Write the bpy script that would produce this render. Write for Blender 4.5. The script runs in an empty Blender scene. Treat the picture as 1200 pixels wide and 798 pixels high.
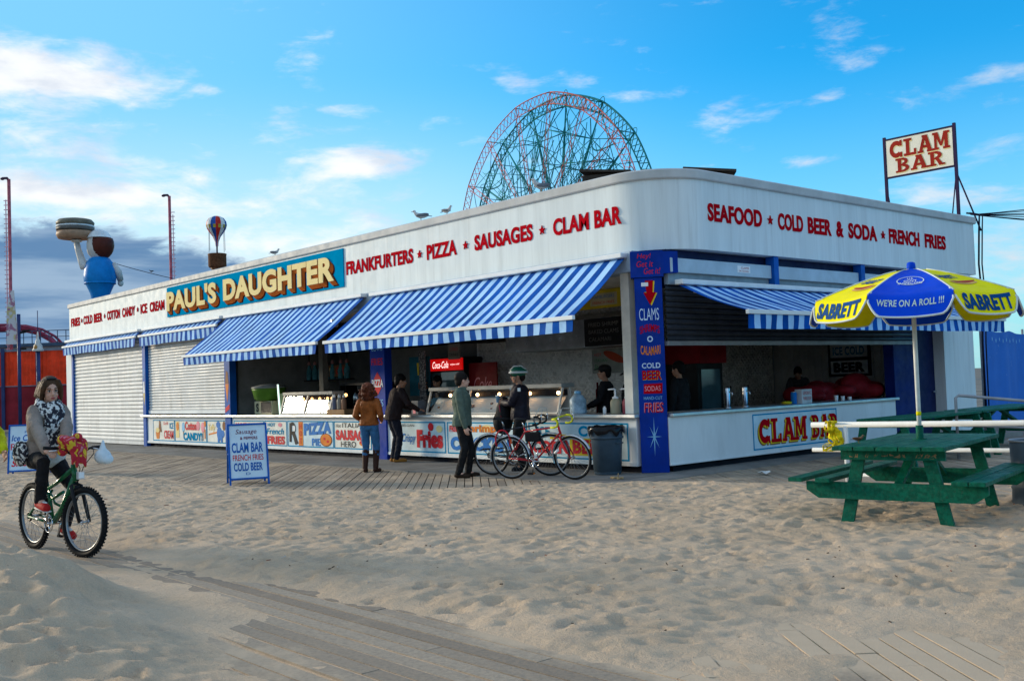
import bpy, math, random
import numpy as np
from mathutils import Matrix, Vector, Euler
random.seed(7); np.random.seed(7)
R = math.radians; PI = math.pi
sc = bpy.context.scene
COL = sc.collection

# ---------------------------------------------------------------- camera
cam = bpy.data.cameras.new('camera'); camo = bpy.data.objects.new('camera', cam); COL.objects.link(camo)
cam.sensor_width = 36; cam.sensor_fit = 'HORIZONTAL'; cam.lens = 36.4; cam.clip_start = .1; cam.clip_end = 3000
yaw, pitch, roll = 2.4187, 0.0413, -0.0358
F = Vector((math.cos(pitch)*math.cos(yaw), math.cos(pitch)*math.sin(yaw), math.sin(pitch)))
r0 = Vector((math.sin(yaw), -math.cos(yaw), 0)); u0 = r0.cross(F)
rr = r0*math.cos(roll)+u0*math.sin(roll); uu = u0*math.cos(roll)-r0*math.sin(roll)
camo.matrix_world = Matrix(((rr.x, uu.x, -F.x, 10.472), (rr.y, uu.y, -F.y, -12.502), (rr.z, uu.z, -F.z, 1.5), (0, 0, 0, 1)))
sc.camera = camo

# ---------------------------------------------------------------- world, sun, exposure
SUN_AZ, SUN_EL = R(203), R(13)
sc.view_settings.view_transform = 'Standard'; sc.view_settings.look = 'None'
sc.view_settings.exposure = 0.55; sc.view_settings.gamma = 1.0; sc.view_settings.use_curve_mapping = False
sun = bpy.data.lights.new('sun', 'SUN'); sun.energy = 2.5; sun.angle = R(10); sun.color = (1, .84, .62)
suno = bpy.data.objects.new('sun', sun); COL.objects.link(suno)
sd = Vector((math.cos(SUN_AZ)*math.cos(SUN_EL), math.sin(SUN_AZ)*math.cos(SUN_EL), math.sin(SUN_EL)))
suno.rotation_euler = sd.to_track_quat('Z', 'Y').to_euler()

class NT:
    """small helper to wire shader nodes"""
    def __init__(s, tree): s.t = tree; s.n = tree.nodes; s.l = tree.links
    def put(s, sock, v):
        if v is None: return
        if hasattr(v, 'is_output') or isinstance(v, bpy.types.NodeSocket): s.l.new(v, sock)
        elif isinstance(v, (tuple, list, Vector)):
            v = tuple(v)
            if sock.type == 'RGBA' and len(v) == 3: v = v+(1,)
            sock.default_value = v
        else: sock.default_value = v
    def math(s, op, a, b=None, c=None, clamp=False):
        n = s.n.new('ShaderNodeMath'); n.operation = op; n.use_clamp = clamp
        for i, v in enumerate((a, b, c)):
            if v is not None: s.put(n.inputs[i], v)
        return n.outputs[0]
    def vm(s, op, a, b=None, out=0):
        n = s.n.new('ShaderNodeVectorMath'); n.operation = op
        s.put(n.inputs[0], a)
        if b is not None:
            s.put(n.inputs['Scale'] if op == 'SCALE' else n.inputs[1], b)
        return n.outputs['Value'] if op in ('DOT_PRODUCT', 'LENGTH', 'DISTANCE') else n.outputs[0]
    def mix(s, f, a, b, mode='MIX'):
        n = s.n.new('ShaderNodeMix'); n.data_type = 'RGBA'; n.blend_type = mode
        s.put(n.inputs[0], f); s.put(n.inputs[6], a); s.put(n.inputs[7], b); return n.outputs[2]
    def rng(s, v, a, b, c=0, d=1, smooth=True):
        n = s.n.new('ShaderNodeMapRange'); n.interpolation_type = 'SMOOTHSTEP' if smooth else 'LINEAR'
        s.put(n.inputs[0], v)
        for i, x in enumerate((a, b, c, d)): s.put(n.inputs[i+1], x)
        return n.outputs[0]
    def noise(s, vec, scale, detail=4, rough=.55, dist=0):
        n = s.n.new('ShaderNodeTexNoise'); s.put(n.inputs['Vector'], vec)
        n.inputs['Scale'].default_value = scale; n.inputs['Detail'].default_value = detail
        n.inputs['Roughness'].default_value = rough; n.inputs['Distortion'].default_value = dist
        return n.outputs[0]
    def mapping(s, vec, scale=(1, 1, 1), rot=(0, 0, 0), loc=(0, 0, 0)):
        n = s.n.new('ShaderNodeMapping'); s.put(n.inputs[0], vec)
        n.inputs['Scale'].default_value = scale; n.inputs['Rotation'].default_value = rot; n.inputs['Location'].default_value = loc
        return n.outputs[0]

w = bpy.data.worlds.new('World'); sc.world = w; w.use_nodes = True
t = NT(w.node_tree); t.n.clear()
out = t.n.new('ShaderNodeOutputWorld'); bg = t.n.new('ShaderNodeBackground'); t.l.new(bg.outputs[0], out.inputs[0])
sky = t.n.new('ShaderNodeTexSky'); sky.sky_type = 'NISHITA'; sky.sun_disc = False
sky.sun_elevation = SUN_EL; sky.sun_rotation = R(90)-SUN_AZ; sky.air_density = 1.0; sky.dust_density = .6; sky.ozone_density = 2.5
bg.inputs[1].default_value = 0.13
d = t.n.new('ShaderNodeTexCoord').outputs['Generated']
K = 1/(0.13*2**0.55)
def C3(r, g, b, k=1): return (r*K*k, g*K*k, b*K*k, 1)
def dirpx(x, y):   # the direction a point of the cloudscape is seen in
    v = F*1213.2+rr*(x-600)-uu*(y-399); v.normalize(); return v
base = t.mix(1, sky.outputs[0], (.10, 1.08, 1.55, 1), 'MULTIPLY')
sep = t.n.new('ShaderNodeSeparateXYZ'); t.l.new(d, sep.inputs[0]); dz = sep.outputs[2]
# towards the low sun in the west the whole sky pales
base = t.mix(t.rng(t.vm('DOT_PRODUCT', d, rr), .30, -.50, 0, .85), base, C3(.27, .66, 1.0))
# high haze low over the horizon is paler
base = t.mix(t.rng(dz, .0, .30, .66, 0), base, C3(.58, .90, 1.0, 1.0))
base = t.mix(t.math('MULTIPLY', t.rng(dz, .05, .30, .85, 0), t.rng(t.vm('DOT_PRODUCT', d, rr), .25, -.25)), base, C3(.80, .97, 1.0, 1.02))
cv = t.mapping(d, scale=(1, 1, 2.6))
n1 = t.noise(cv, 7.5, 7, .6, .4)
n2 = t.noise(t.mapping(d, scale=(1, 1, 3.4), loc=(3, 1, 2)), 16, 6, .62, .3)
def blob(x, y, hw, hh, tilt=0):
    c = dirpx(x, y); a = R(tilt)
    X = rr*math.cos(a)+uu*math.sin(a); Y = uu*math.cos(a)-rr*math.sin(a)
    px = t.math('MULTIPLY', t.math('SUBTRACT', t.vm('DOT_PRODUCT', d, X), X.dot(c)), 1213/hw)
    py = t.math('MULTIPLY', t.math('SUBTRACT', t.vm('DOT_PRODUCT', d, Y), Y.dot(c)), 1213/hh)
    r2 = t.math('ADD', t.math('MULTIPLY', px, px), t.math('MULTIPLY', py, py))
    return t.math('SUBTRACT', 1, r2, clamp=True)
CL = [(110, 98, 150, 52, -6, .50), (10, 125, 120, 80, 0, .50), (430, 190, 100, 24, 4, .52), (1150, 205, 130, 60, 6, .44),
      (520, 140, 50, 14, 6, .22), (240, 235, 330, 90, 4, .38), (1190, 320, 120, 70, 5, .48), (980, 185, 80, 12, 5, .34),
      (60, 225, 110, 22, 0, .44), (420, 128, 50, 13, 4, .42), (608, 98, 30, 18, -30, .22), (970, 112, 30, 10, 25, .24), (1165, 85, 60, 12, 10, .24),
      (365, 60, 40, 210, -22, .20), (830, 150, 160, 22, -24, .16), (1000, 65, 500, 18, 7, .12), (330, 330, 330, 70, 6, .36), (242, 106, 16, 8, 0, .26)]
acc = None
for (x, y, hw, hh, ti, k) in CL:
    b = t.math('MULTIPLY', blob(x, y, hw, hh, ti), k)
    acc = b if acc is None else t.math('ADD', acc, b)
nn = t.math('ADD', t.math('MULTIPLY', t.math('SUBTRACT', n1, .5), 1.5), t.math('MULTIPLY', t.math('SUBTRACT', n2, .5), 1.3))
# unseen cloud cover overhead and behind the camera, added as brighter, softer fill light
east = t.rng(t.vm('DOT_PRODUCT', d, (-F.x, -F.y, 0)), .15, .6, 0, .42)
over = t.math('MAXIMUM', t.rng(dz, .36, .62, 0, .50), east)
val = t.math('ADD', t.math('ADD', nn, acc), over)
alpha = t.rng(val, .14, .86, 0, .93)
shade = t.rng(t.noise(t.mapping(d, scale=(1, 1, 3), loc=(.02, .03, -.06)), 9, 6, .55), .42, .66)
ccol = t.mix(shade, C3(1.0, 1.0, 1.0, 1.05), C3(.78, .83, .93, .95))
# eastern clouds catch a little pink
ccol = t.mix(t.rng(t.vm('DOT_PRODUCT', d, rr), .20, .5), ccol, C3(.72, .78, .86))
# the added cover is near white, tuned so its fill is less blue
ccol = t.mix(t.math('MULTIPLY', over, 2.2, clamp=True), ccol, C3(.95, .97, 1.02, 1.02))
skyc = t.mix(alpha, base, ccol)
# slate cloud bank low in the west
bank = t.math('ADD', t.math('MULTIPLY', blob(30, 420, 400, 165, 0), 1.15), t.math('MULTIPLY', t.math('SUBTRACT', n1, .5), 1.3))
bank = t.math('ADD', bank, t.math('MULTIPLY', t.math('SUBTRACT', n2, .5), .5))
ba = t.rng(bank, .22, .42, 0, .96)
streak = t.noise(t.mapping(d, scale=(1, 1, 9), loc=(1, 0, 0)), 5, 5, .55)
bcol = t.mix(t.rng(streak, .38, .64), C3(.11, .24, .45), C3(.32, .46, .64))
skyc = t.mix(ba, skyc, bcol)
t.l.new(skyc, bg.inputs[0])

# ---------------------------------------------------------------- materials
MATS = {}
def mat(name, col, rough=.6, metal=0, var=.12, vs=3.0, bump=0, bs=60, dirt=0, spec=.08, emit=None, es=1, coat=0, stretch=(1, 1, 1), trans=0):
    if name in MATS: return MATS[name]
    m = bpy.data.materials.new(name); m.use_nodes = True; MATS[name] = m
    k = NT(m.node_tree); b = k.n['Principled BSDF']
    tc = k.n.new('ShaderNodeTexCoord').outputs['Object']
    v = k.mapping(tc, scale=stretch)
    c = tuple(col)+(1,)
    if var:
        n = k.noise(v, vs, 5, .6)
        lo = tuple(max(0, x*(1-var*1.6)) for x in col)+(1,); hi = tuple(min(1, x*(1+var)) for x in col)+(1,)
        c = k.mix(k.rng(n, .3, .7), lo, hi)
    if dirt:
        n = k.noise(k.mapping(tc, scale=(stretch[0]*1.7, stretch[1]*1.7, stretch[2]*1.1), loc=(5, 3, 1)), vs*1.3, 7, .68)
        c = k.mix(k.rng(n, .50, .78, 0, dirt), c, (.16, .135, .105, 1))
    k.put(b.inputs['Base Color'], c)
    b.inputs['Metallic'].default_value = metal; b.inputs['Specular IOR Level'].default_value = spec
    k.put(b.inputs['Roughness'], k.rng(k.noise(tc, vs*2.3, 3), .3, .7, max(.03, rough-.09), min(1, rough+.09)) if rough > .12 else rough)
    if coat: b.inputs['Coat Weight'].default_value = coat
    if trans: b.inputs['Transmission Weight'].default_value = trans
    if emit: b.inputs['Emission Color'].default_value = tuple(emit)+(1,); b.inputs['Emission Strength'].default_value = es
    if bump:
        bn = k.n.new('ShaderNodeBump'); bn.inputs['Strength'].default_value = bump; bn.inputs['Distance'].default_value = .02
        k.put(bn.inputs['Height'], k.noise(v, bs, 4, .6)); k.l.new(bn.outputs[0], b.inputs['Normal'])
    return m

# ---------------------------------------------------------------- mesh builder
class MB:
    def __init__(s): s.v = []; s.f = []; s.m = []; s.s = []
    def add(s, vs, fs, m=0, sm=False):
        o = len(s.v); s.v += [tuple(x) for x in vs]
        for f in fs: s.f.append([i+o for i in f]); s.m.append(m); s.s.append(sm)
        return s
    def box(s, c, d, rz=0, m=0, rot=None):
        M = rot if rot is not None else Matrix.Rotation(rz, 3, 'Z')
        c = Vector(c); h = Vector(d)/2
        vs = [c+M @ Vector((x*h.x, y*h.y, z*h.z)) for z in (-1, 1) for y in (-1, 1) for x in (-1, 1)]
        return s.add(vs, [(0, 2, 3, 1), (4, 5, 7, 6), (0, 1, 5, 4), (2, 6, 7, 3), (0, 4, 6, 2), (1, 3, 7, 5)], m)
    def bx(s, x0, x1, y0, y1, z0, z1, m=0): return s.box(((x0+x1)/2, (y0+y1)/2, (z0+z1)/2), (x1-x0, y1-y0, z1-z0), m=m)
    def beam(s, a, b, w, h, up=(0, 0, 1), m=0):
        a = Vector(a); b = Vector(b); d = (b-a); L = d.length; d.normalize(); up = Vector(up)
        y = up.cross(d)
        if y.length < 1e-4: y = Vector((0, 1, 0)).cross(d)
        y.normalize(); z = d.cross(y)
        return s.box((a+b)/2, (L, w, h), m=m, rot=Matrix((d, y, z)).transposed())
    def tube(s, pts, r, n=8, m=0, cap=True, closed=False, sm=True, flat=1.0):
        P = [Vector(p) for p in pts]; k = len(P); rs = r if isinstance(r, (list, tuple)) else [r]*k
        vs = []; prev = None
        for i in range(k):
            if closed: tg = P[(i+1) % k]-P[i-1]
            else: tg = (P[min(i+1, k-1)]-P[max(i-1, 0)])
            if tg.length < 1e-9: tg = Vector((0, 0, 1))
            tg.normalize()
            if prev is None:
                a = Vector((0, 0, 1)) if abs(tg.z) < .9 else Vector((1, 0, 0)); x = a.cross(tg).normalized()
            else:
                x = prev-tg*prev.dot(tg)
                x = x.normalized() if x.length > 1e-6 else tg.orthogonal().normalized()
            prev = x; y = tg.cross(x)
            for j in range(n):
                an = 2*PI*j/n; vs.append(P[i]+(x*math.cos(an)+y*math.sin(an)*flat)*rs[i])
        fs = []
        for i in range(k if closed else k-1):
            i2 = (i+1) % k
            for j in range(n):
                j2 = (j+1) % n; fs.append((i*n+j, i*n+j2, i2*n+j2, i2*n+j))
        s.add(vs, fs, m, sm)
        if cap and not closed:
            o = len(s.v)-len(vs)
            s.f.append([o+j for j in range(n)][::-1]); s.m.append(m); s.s.append(False)
            s.f.append([o+(k-1)*n+j for j in range(n)]); s.m.append(m); s.s.append(False)
        return s
    def ell(s, c, r, rot=None, nu=14, nv=9, m=0):
        c = Vector(c); M = rot if rot is not None else Matrix.Identity(3)
        if not isinstance(r, (tuple, list)): r = (r, r, r)
        vs = [c+M @ Vector((0, 0, r[2]))]
        for i in range(1, nv):
            th = PI*i/nv
            for j in range(nu):
                ph = 2*PI*j/nu; vs.append(c+M @ Vector((r[0]*math.sin(th)*math.cos(ph), r[1]*math.sin(th)*math.sin(ph), r[2]*math.cos(th))))
        vs.append(c+M @ Vector((0, 0, -r[2])))
        fs = [(0, 1+j, 1+(j+1) % nu) for j in range(nu)]
        for i in range(nv-2):
            for j in range(nu):
                a = 1+i*nu+j; b = 1+i*nu+(j+1) % nu; fs.append((a, a+nu, b+nu, b))
        e = len(vs)-1; o = 1+(nv-2)*nu
        fs += [(o+j, e, o+(j+1) % nu) for j in range(nu)]
        return s.add(vs, fs, m, True)
    def lathe(s, prof, n=20, o=(0, 0, 0), M=None, m=0, cap=True, sm=True):
        o = Vector(o); M = M or Matrix.Identity(3)
        vs = [o+M @ Vector((r*math.cos(2*PI*j/n), r*math.sin(2*PI*j/n), z)) for r, z in prof for j in range(n)]
        fs = [(i*n+j, i*n+(j+1) % n, (i+1)*n+(j+1) % n, (i+1)*n+j) for i in range(len(prof)-1) for j in range(n)]
        b = len(s.v); s.add(vs, fs, m, sm)
        if cap:
            s.f.append([b+j for j in range(n)][::-1]); s.m.append(m); s.s.append(False)
            e = b+(len(prof)-1)*n; s.f.append([e+j for j in range(n)]); s.m.append(m); s.s.append(False)
        return s
    def prism(s, poly, o, xd, ud, dep=.004, m=0, off=0):
        o = Vector(o); xd = Vector(xd).normalized(); ud = Vector(ud).normalized(); nd = xd.cross(ud)
        ar = sum(poly[i-1][0]*poly[i][1]-poly[i][0]*poly[i-1][1] for i in range(len(poly)))
        if ar < 0: poly = poly[::-1]
        k = len(poly)
        A = [o+xd*p[0]+ud*p[1]+nd*off for p in poly]; B = [a+nd*dep for a in A]
        return s.add(A+B, [list(range(k))[::-1], list(range(k, 2*k))]+[(i, (i+1) % k, k+(i+1) % k, k+i) for i in range(k)], m)
    def torus(s, c, ax, Rr, r, n=32, k=8, m=0, flat=1.0):
        ax = Vector(ax).normalized(); x = ax.orthogonal().normalized(); y = ax.cross(x); c = Vector(c)
        vs = []
        for i in range(n):
            a = 2*PI*i/n; e = x*math.cos(a)+y*math.sin(a)
            for j in range(k):
                b = 2*PI*j/k; vs.append(c+e*(Rr+r*math.cos(b))+ax*(r*flat*math.sin(b)))
        fs = [(i*k+j, ((i+1) % n)*k+j, ((i+1) % n)*k+(j+1) % k, i*k+(j+1) % k) for i in range(n) for j in range(k)]
        return s.add(vs, fs, m, True)
    def text(s, txt, o, xd, ud, wd, ht, dep=.004, m=0, bold=0.0, shear=0, off=0, fn=None):
        """lettering fitted into a wd x ht box whose lower left corner is o"""
        V, Fc = glyphs(txt, bold, shear)
        o = Vector(o); xd = Vector(xd).normalized(); ud = Vector(ud).normalized(); nd = xd.cross(ud)
        xs = [p[0] for p in V]; ys = [p[1] for p in V]; x0, x1, y0, y1 = min(xs), max(xs), min(ys), max(ys)
        L = [((p[0]-x0)/(x1-x0)*wd, (p[1]-y0)/(y1-y0)*ht) for p in V]
        if fn: L = [fn(a, b) for a, b in L]
        if fn and len(L[0]) == 3: s.add(L, Fc, m); return s
        T = [o+xd*a+ud*b+nd*(dep+off) for a, b in L]
        k = len(T); s.add(T, Fc, m)
        if dep > .008:
            ed = {}
            for f in Fc:
                for i in range(len(f)):
                    a, b = f[i-1], f[i]; ed[(a, b)] = 1
            B = [o+xd*a+ud*b+nd*off for a, b in L]; base = len(s.v)
            s.v += [tuple(x) for x in B]
            for (a, b) in ed:
                if (b, a) not in ed: s.f.append([base-k+a, base+a, base+b, base-k+b]); s.m.append(m); s.s.append(False)
        return s
    def build(s, name, mats, parent=None, loc=None, bevel=0, dbl=False):
        me = bpy.data.meshes.new(name); me.from_pydata(s.v, [], s.f)
        if not isinstance(mats, (list, tuple)): mats = [mats]
        for x in mats: me.materials.append(x)
        me.polygons.foreach_set('material_index', s.m); me.polygons.foreach_set('use_smooth', s.s); me.update()
        o = bpy.data.objects.new(name, me); COL.objects.link(o)
        if parent is not None: o.parent = parent
        if loc is not None: o.location = loc
        if bevel:
            b = o.modifiers.new('b', 'BEVEL'); b.width = bevel; b.segments = 2; b.limit_method = 'ANGLE'; b.angle_limit = R(40)
        return o
GC = {}
def glyphs(txt, bold=0.0, shear=0):
    key = (txt, bold, shear)
    if key not in GC:
        c = bpy.data.curves.new('t', 'FONT'); c.body = txt; c.offset = bold; c.shear = shear; c.resolution_u = 4; c.space_character = 1+bold*1.2
        ob = bpy.data.objects.new('t', c); me = bpy.data.meshes.new_from_object(ob)
        V = [(v.co.x, v.co.y) for v in me.vertices]; Fc = []
        for p in me.polygons:
            f = list(p.vertices); ar = sum(V[f[i-1]][0]*V[f[i]][1]-V[f[i]][0]*V[f[i-1]][1] for i in range(len(f)))
            Fc.append(f if ar > 0 else f[::-1])
        bpy.data.objects.remove(ob); bpy.data.curves.remove(c); bpy.data.meshes.remove(me)
        GC[key] = (V, Fc)
    return GC[key]
def tag(o, label, cat=None, group=None, kind=None):
    o['label'] = label
    if cat: o['category'] = cat
    if group: o['group'] = group
    if kind: o['kind'] = kind
    return o
def thing(name, label, cat, loc=(0, 0, 0), rz=0, group=None, scale=1):
    o = bpy.data.objects.new(name, None); COL.objects.link(o); o.location = loc; o.rotation_euler = (0, 0, rz); o.scale = (scale,)*3
    o.empty_display_size = .2
    return tag(o, label, cat, group)
def struct(o): o['kind'] = 'structure'; return o
def dup(root, loc, rz, label, group=None):
    r = root.copy(); COL.objects.link(r); r.location = loc; r.rotation_euler = (0, 0, rz); r['label'] = label
    if group: r['group'] = group
    for ch in list(root.children):
        c = ch.copy(); COL.objects.link(c); c.parent = r
        for g in list(ch.children):
            e = g.copy(); COL.objects.link(e); e.parent = c
    return r
def star(cx, cy, r):
    return [(cx+(r if i % 2 == 0 else r*.42)*math.sin(i*PI/5), cy+(r if i % 2 == 0 else r*.42)*math.cos(i*PI/5)) for i in range(10)]
def ring(cx, cy, ro, ri, a0, a1, n=14, sx=1, sy=1):
    A = [a0+(a1-a0)*i/n for i in range(n+1)]
    return [(cx+ro*sx*math.cos(R(a)), cy+ro*sy*math.sin(R(a))) for a in A]+[(cx+ri*sx*math.cos(R(a)), cy+ri*sy*math.sin(R(a))) for a in A[::-1]]
def rect(x0, y0, x1, y1): return [(x0, y0), (x1, y0), (x1, y1), (x0, y1)]
SLAB = {'C': [ring(.52, .5, .5, .24, 42, 318, 18), rect(.78, .66, .95, 1.0), rect(.80, .0, .95, .30)],
        'L': [rect(.16, 0, .42, 1), rect(0, .86, .58, 1), rect(0, 0, .9, .15), rect(.74, 0, .9, .36)],
        'A': [[(.0, 0), (.24, 0), (.56, 1), (.36, 1)], [(.68, 0), (.98, 0), (.64, 1), (.40, 1)], rect(.2, .26, .72, .42), rect(-.08, 0, .34, .13), rect(.6, 0, 1.06, .13), rect(.26, .88, .66, 1)],
        'M': [rect(.06, 0, .24, 1), rect(.78, 0, 1.02, 1), [(.06, 1), (.32, 1), (.60, .2), (.46, .2)], [(.98, 1), (.74, 1), (.46, .2), (.60, .2)], rect(-.06, 0, .36, .13), rect(.66, 0, 1.14, .13), rect(-.06, .87, .26, 1), rect(.8, .87, 1.14, 1)],
        'B': [rect(.14, 0, .38, 1), rect(0, .86, .5, 1), rect(0, 0, .5, .14), ring(.46, .745, .26, .1, -90, 90, 8, 1.4), ring(.46, .275, .275, .12, -90, 90, 8, 1.6), rect(.3, .44, .52, .58)],
        'R': [rect(.14, 0, .38, 1), rect(0, .86, .5, 1), rect(-.04, 0, .5, .13), ring(.46, .72, .28, .11, -90, 90, 8, 1.5), rect(.3, .42, .5, .56), [(.44, .5), (.66, .5), (.98, 0), (.70, 0)], rect(.66, 0, 1.06, .13)]}
def slab(mb, txt, o, xd, ud, wd, ht, m=0, off=0, fat=0):
    n = len(txt); adv = wd/(n-.16); k = 0
    for i, ch in enumerate(txt):
        for poly in SLAB.get(ch, []):
            mb.prism([((i+p[0]*.93)*adv, p[1]*ht) for p in poly], o, xd, ud, .0015+.0003*(k % 9), m, off); k += 1
# ================================================================ GROUND
X, Y, Z = Vector((1, 0, 0)), Vector((0, 1, 0)), Vector((0, 0, 1))
def plank_material():
    m = bpy.data.materials.new('weathered planks'); m.use_nodes = True
    k = NT(m.node_tree); b = k.n['Principled BSDF']
    geo = k.n.new('ShaderNodeNewGeometry'); tc = k.n.new('ShaderNodeTexCoord').outputs['Object']
    isl = geo.outputs['Random Per Island']
    c = k.mix(isl, (.265, .205, .15, 1), (.41, .325, .24, 1))
    n = k.noise(tc, 30, 6, .7); c = k.mix(k.math('MULTIPLY', k.rng(n, .35, .75), .5), c, (.11, .10, .09, 1))
    # blown sand lying on the boards, thickest to the south-east
    s = k.n.new('ShaderNodeSeparateXYZ'); k.l.new(tc, s.inputs[0])
    big = k.noise(tc, 1.3, 6, .65)
    east = k.math('MULTIPLY', k.rng(s.outputs[0], 4.6, 6.0), k.rng(s.outputs[1], -8.75, -8.25))
    east = k.math('SUBTRACT', east, k.rng(k.vm('DISTANCE', tc, (7.45, -7.95, 0)), .75, .2, 0, .75))
    east = k.math('MULTIPLY', east, .45)
    east = k.math('SUBTRACT', east, k.rng(k.math('ABSOLUTE', k.math('ADD', s.outputs[1], 8.95)), .45, .8, .10, 0))
    f = k.rng(k.math('ADD', k.math('ADD', big, east), k.math('MULTIPLY', k.noise(tc, 40, 3), .12)), .50, .78, 0, .97)
    sandc = k.mix(k.noise(tc, 7, 5), (.48, .36, .245, 1), (.57, .435, .305, 1))
    k.put(b.inputs['Base Color'], k.mix(f, c, sandc)); b.inputs['Roughness'].default_value = .9
    b.inputs['Specular IOR Level'].default_value = .2
    bn = k.n.new('ShaderNodeBump'); bn.inputs['Strength'].default_value = .5; bn.inputs['Distance'].default_value = .01
    k.put(bn.inputs['Height'], k.noise(tc, 90, 5, .7)); k.l.new(bn.outputs[0], b.inputs['Normal'])
    return m
M_PLANK = plank_material()
gm = MB(); gm.bx(-900, 500, -300, 1100, -2, -.09)
struct(gm.build('ground', mat('ground dust', (.20, .18, .155), .95, vs=.3, var=.25)))
b = MB()
def plank(p0, p1, wd, z=0.0, lo=-.004):
    d = (Vector(p1)-Vector(p0)).normalized()
    nrm = Vector((-d.y, d.x))*wd/2
    dz = random.uniform(lo, .003)
    cs = [Vector(p0)-nrm, Vector(p1)-nrm, Vector(p1)+nrm, Vector(p0)+nrm]
    vs = [(c.x, c.y, z-.06) for c in cs]+[(c.x, c.y, z+dz) for c in cs]
    b.add(vs, [(4, 5, 6, 7), (0, 1, 5, 4), (1, 2, 6, 5), (2, 3, 7, 6), (3, 0, 4, 7)])
TH = R(141); dx, dy = math.cos(TH), math.sin(TH); pitch_ = .125
x0 = -24.0
while x0 < 24:
    a = Vector((x0, -8.32))
    L = (-1.62+8.32)/dy
    if x0+dx*L > .45:                       # passes east of the snack bar's apron
        L = min((x0-.40)/-dx, 26)
    pos = 0; nx = random.uniform(1.2, 3.6)
    while pos < L-.05:
        e = min(nx, L)
        plank(a+Vector((dx, dy))*(pos+.004), a+Vector((dx, dy))*(e-.004), pitch_-.014)
        pos = e; nx = pos+3.6
    x0 += pitch_/dy
for i in range(10):
    yy = -9.56+i*.128; xx = -34+random.uniform(0, 3)
    while xx < 14:
        plank((xx, yy), (xx+3.594, yy), .113, lo=-.001); xx += 3.6
for i in range(34): plank((-34, -9.72-i*.128), (14, -9.72-i*.128), .112)
struct(b.build('boardwalk', M_PLANK))

# apron of concrete round the snack bar
cm = MB(); cm.bx(-27.9, .45, -1.75, 1.0, -.10, .012); cm.bx(-.9, .45, 1.0, 11.6, -.10, .012)
for xx in np.arange(-26.5, 0, 2.4): cm.bx(xx, xx+.012, -1.75, -.1, .0122, .0135, 1)
struct(cm.build('pavement', [mat('concrete', (.235, .22, .20), .9, vs=1.2, var=.16, bump=.25, bs=140, dirt=.3), mat('joint', (.07, .065, .06), .9)]))

# ---- sand: a height field lying on the boards
GX0, GX1, GY0, GY1, ST = -17.0, 11.5, -13.2, 1.4, .036
nx, ny = int((GX1-GX0)/ST)+1, int((GY1-GY0)/ST)+1
gx = np.linspace(GX0, GX1, nx); gy = np.linspace(GY0, GY1, ny); PX, PY = np.meshgrid(gx, gy)
rg = np.random.RandomState(3)
def vnoise(cell, px=PX, py=PY):
    n = 256; g = rg.rand(n, n).astype(np.float32)
    u = px/cell+91.7; v = py/cell+57.3; iu = np.floor(u).astype(int); iv = np.floor(v).astype(int)
    fu = u-iu; fv = v-iv; fu = fu*fu*(3-2*fu); fv = fv*fv*(3-2*fv)
    a = g[iv % n, iu % n]; b_ = g[iv % n, (iu+1) % n]; c = g[(iv+1) % n, iu % n]; d_ = g[(iv+1) % n, (iu+1) % n]
    return (a*(1-fu)+b_*fu)*(1-fv)+(c*(1-fu)+d_*fu)*fv-.5
def sm(x, a, b_): q = np.clip((x-a)/(b_-a), 0, 1); return q*q*(3-2*q)
edge = np.interp(PX, [-17, -14, -10, -7.9, -5.9, -4.1, -2.2, -1.2, -.6, .2, 1.2, 2.4, 4.5, 8, 12], [-7.9, -6.9, -5.1, -4.75, -4.65, -4.5, -3.85, -2.95, -1.9, -.95, -.45, -.45, .1, .9, 1.4])
wob = vnoise(1.6)*.7+vnoise(.5)*.35+vnoise(.18)*.16
nside = np.minimum(sm(edge-PY+wob*.7, .0, 1.0), sm(PY+8.84+wob*.4, .0, .75))
nside *= 1-sm(PX+wob*.6, 5.6, 7.6)*sm(-PY+wob*.4, 5.9, 7.3)*.93
sside = sm(-PY-9.55+wob*.4, 0, .9)
hh = -.022+nside*.085+sside*.085
hh = np.where((PX > 5.4) & (PY > -8.45) & (PY < -6.2), np.maximum(hh, np.minimum(.010, .0035+vnoise(.7)*.060+vnoise(.2)*.035)+vnoise(.06)*.006), hh)
hh = np.where((PY > -9.62) & (PY < -8.3), np.maximum(hh, -.0050+vnoise(.25)*.004+vnoise(.9)*.010+vnoise(.07)*.002), hh)
relief = np.clip(np.maximum(nside, sside), 0, 1)
hh += relief*(vnoise(1.5)*.020+vnoise(.5)*.014+vnoise(.22)*.016+vnoise(.11)*.022+vnoise(.065)*.020)
for (mx, my, mr, mh) in [(1.95, -10.3, .62, .26), (1.2, -10.15, .5, .12), (3.0, -10.5, .75, .22), (.3, -10.4, .7, .10), (4.1, -10.75, .7, .12), (2.5, -9.95, .35, .10)]:
    q = np.exp(-((PX-mx)**2+(PY-my)**2)/mr**2); hh += q*mh*(1+vnoise(.3)*.7+vnoise(.12)*.5)
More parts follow.
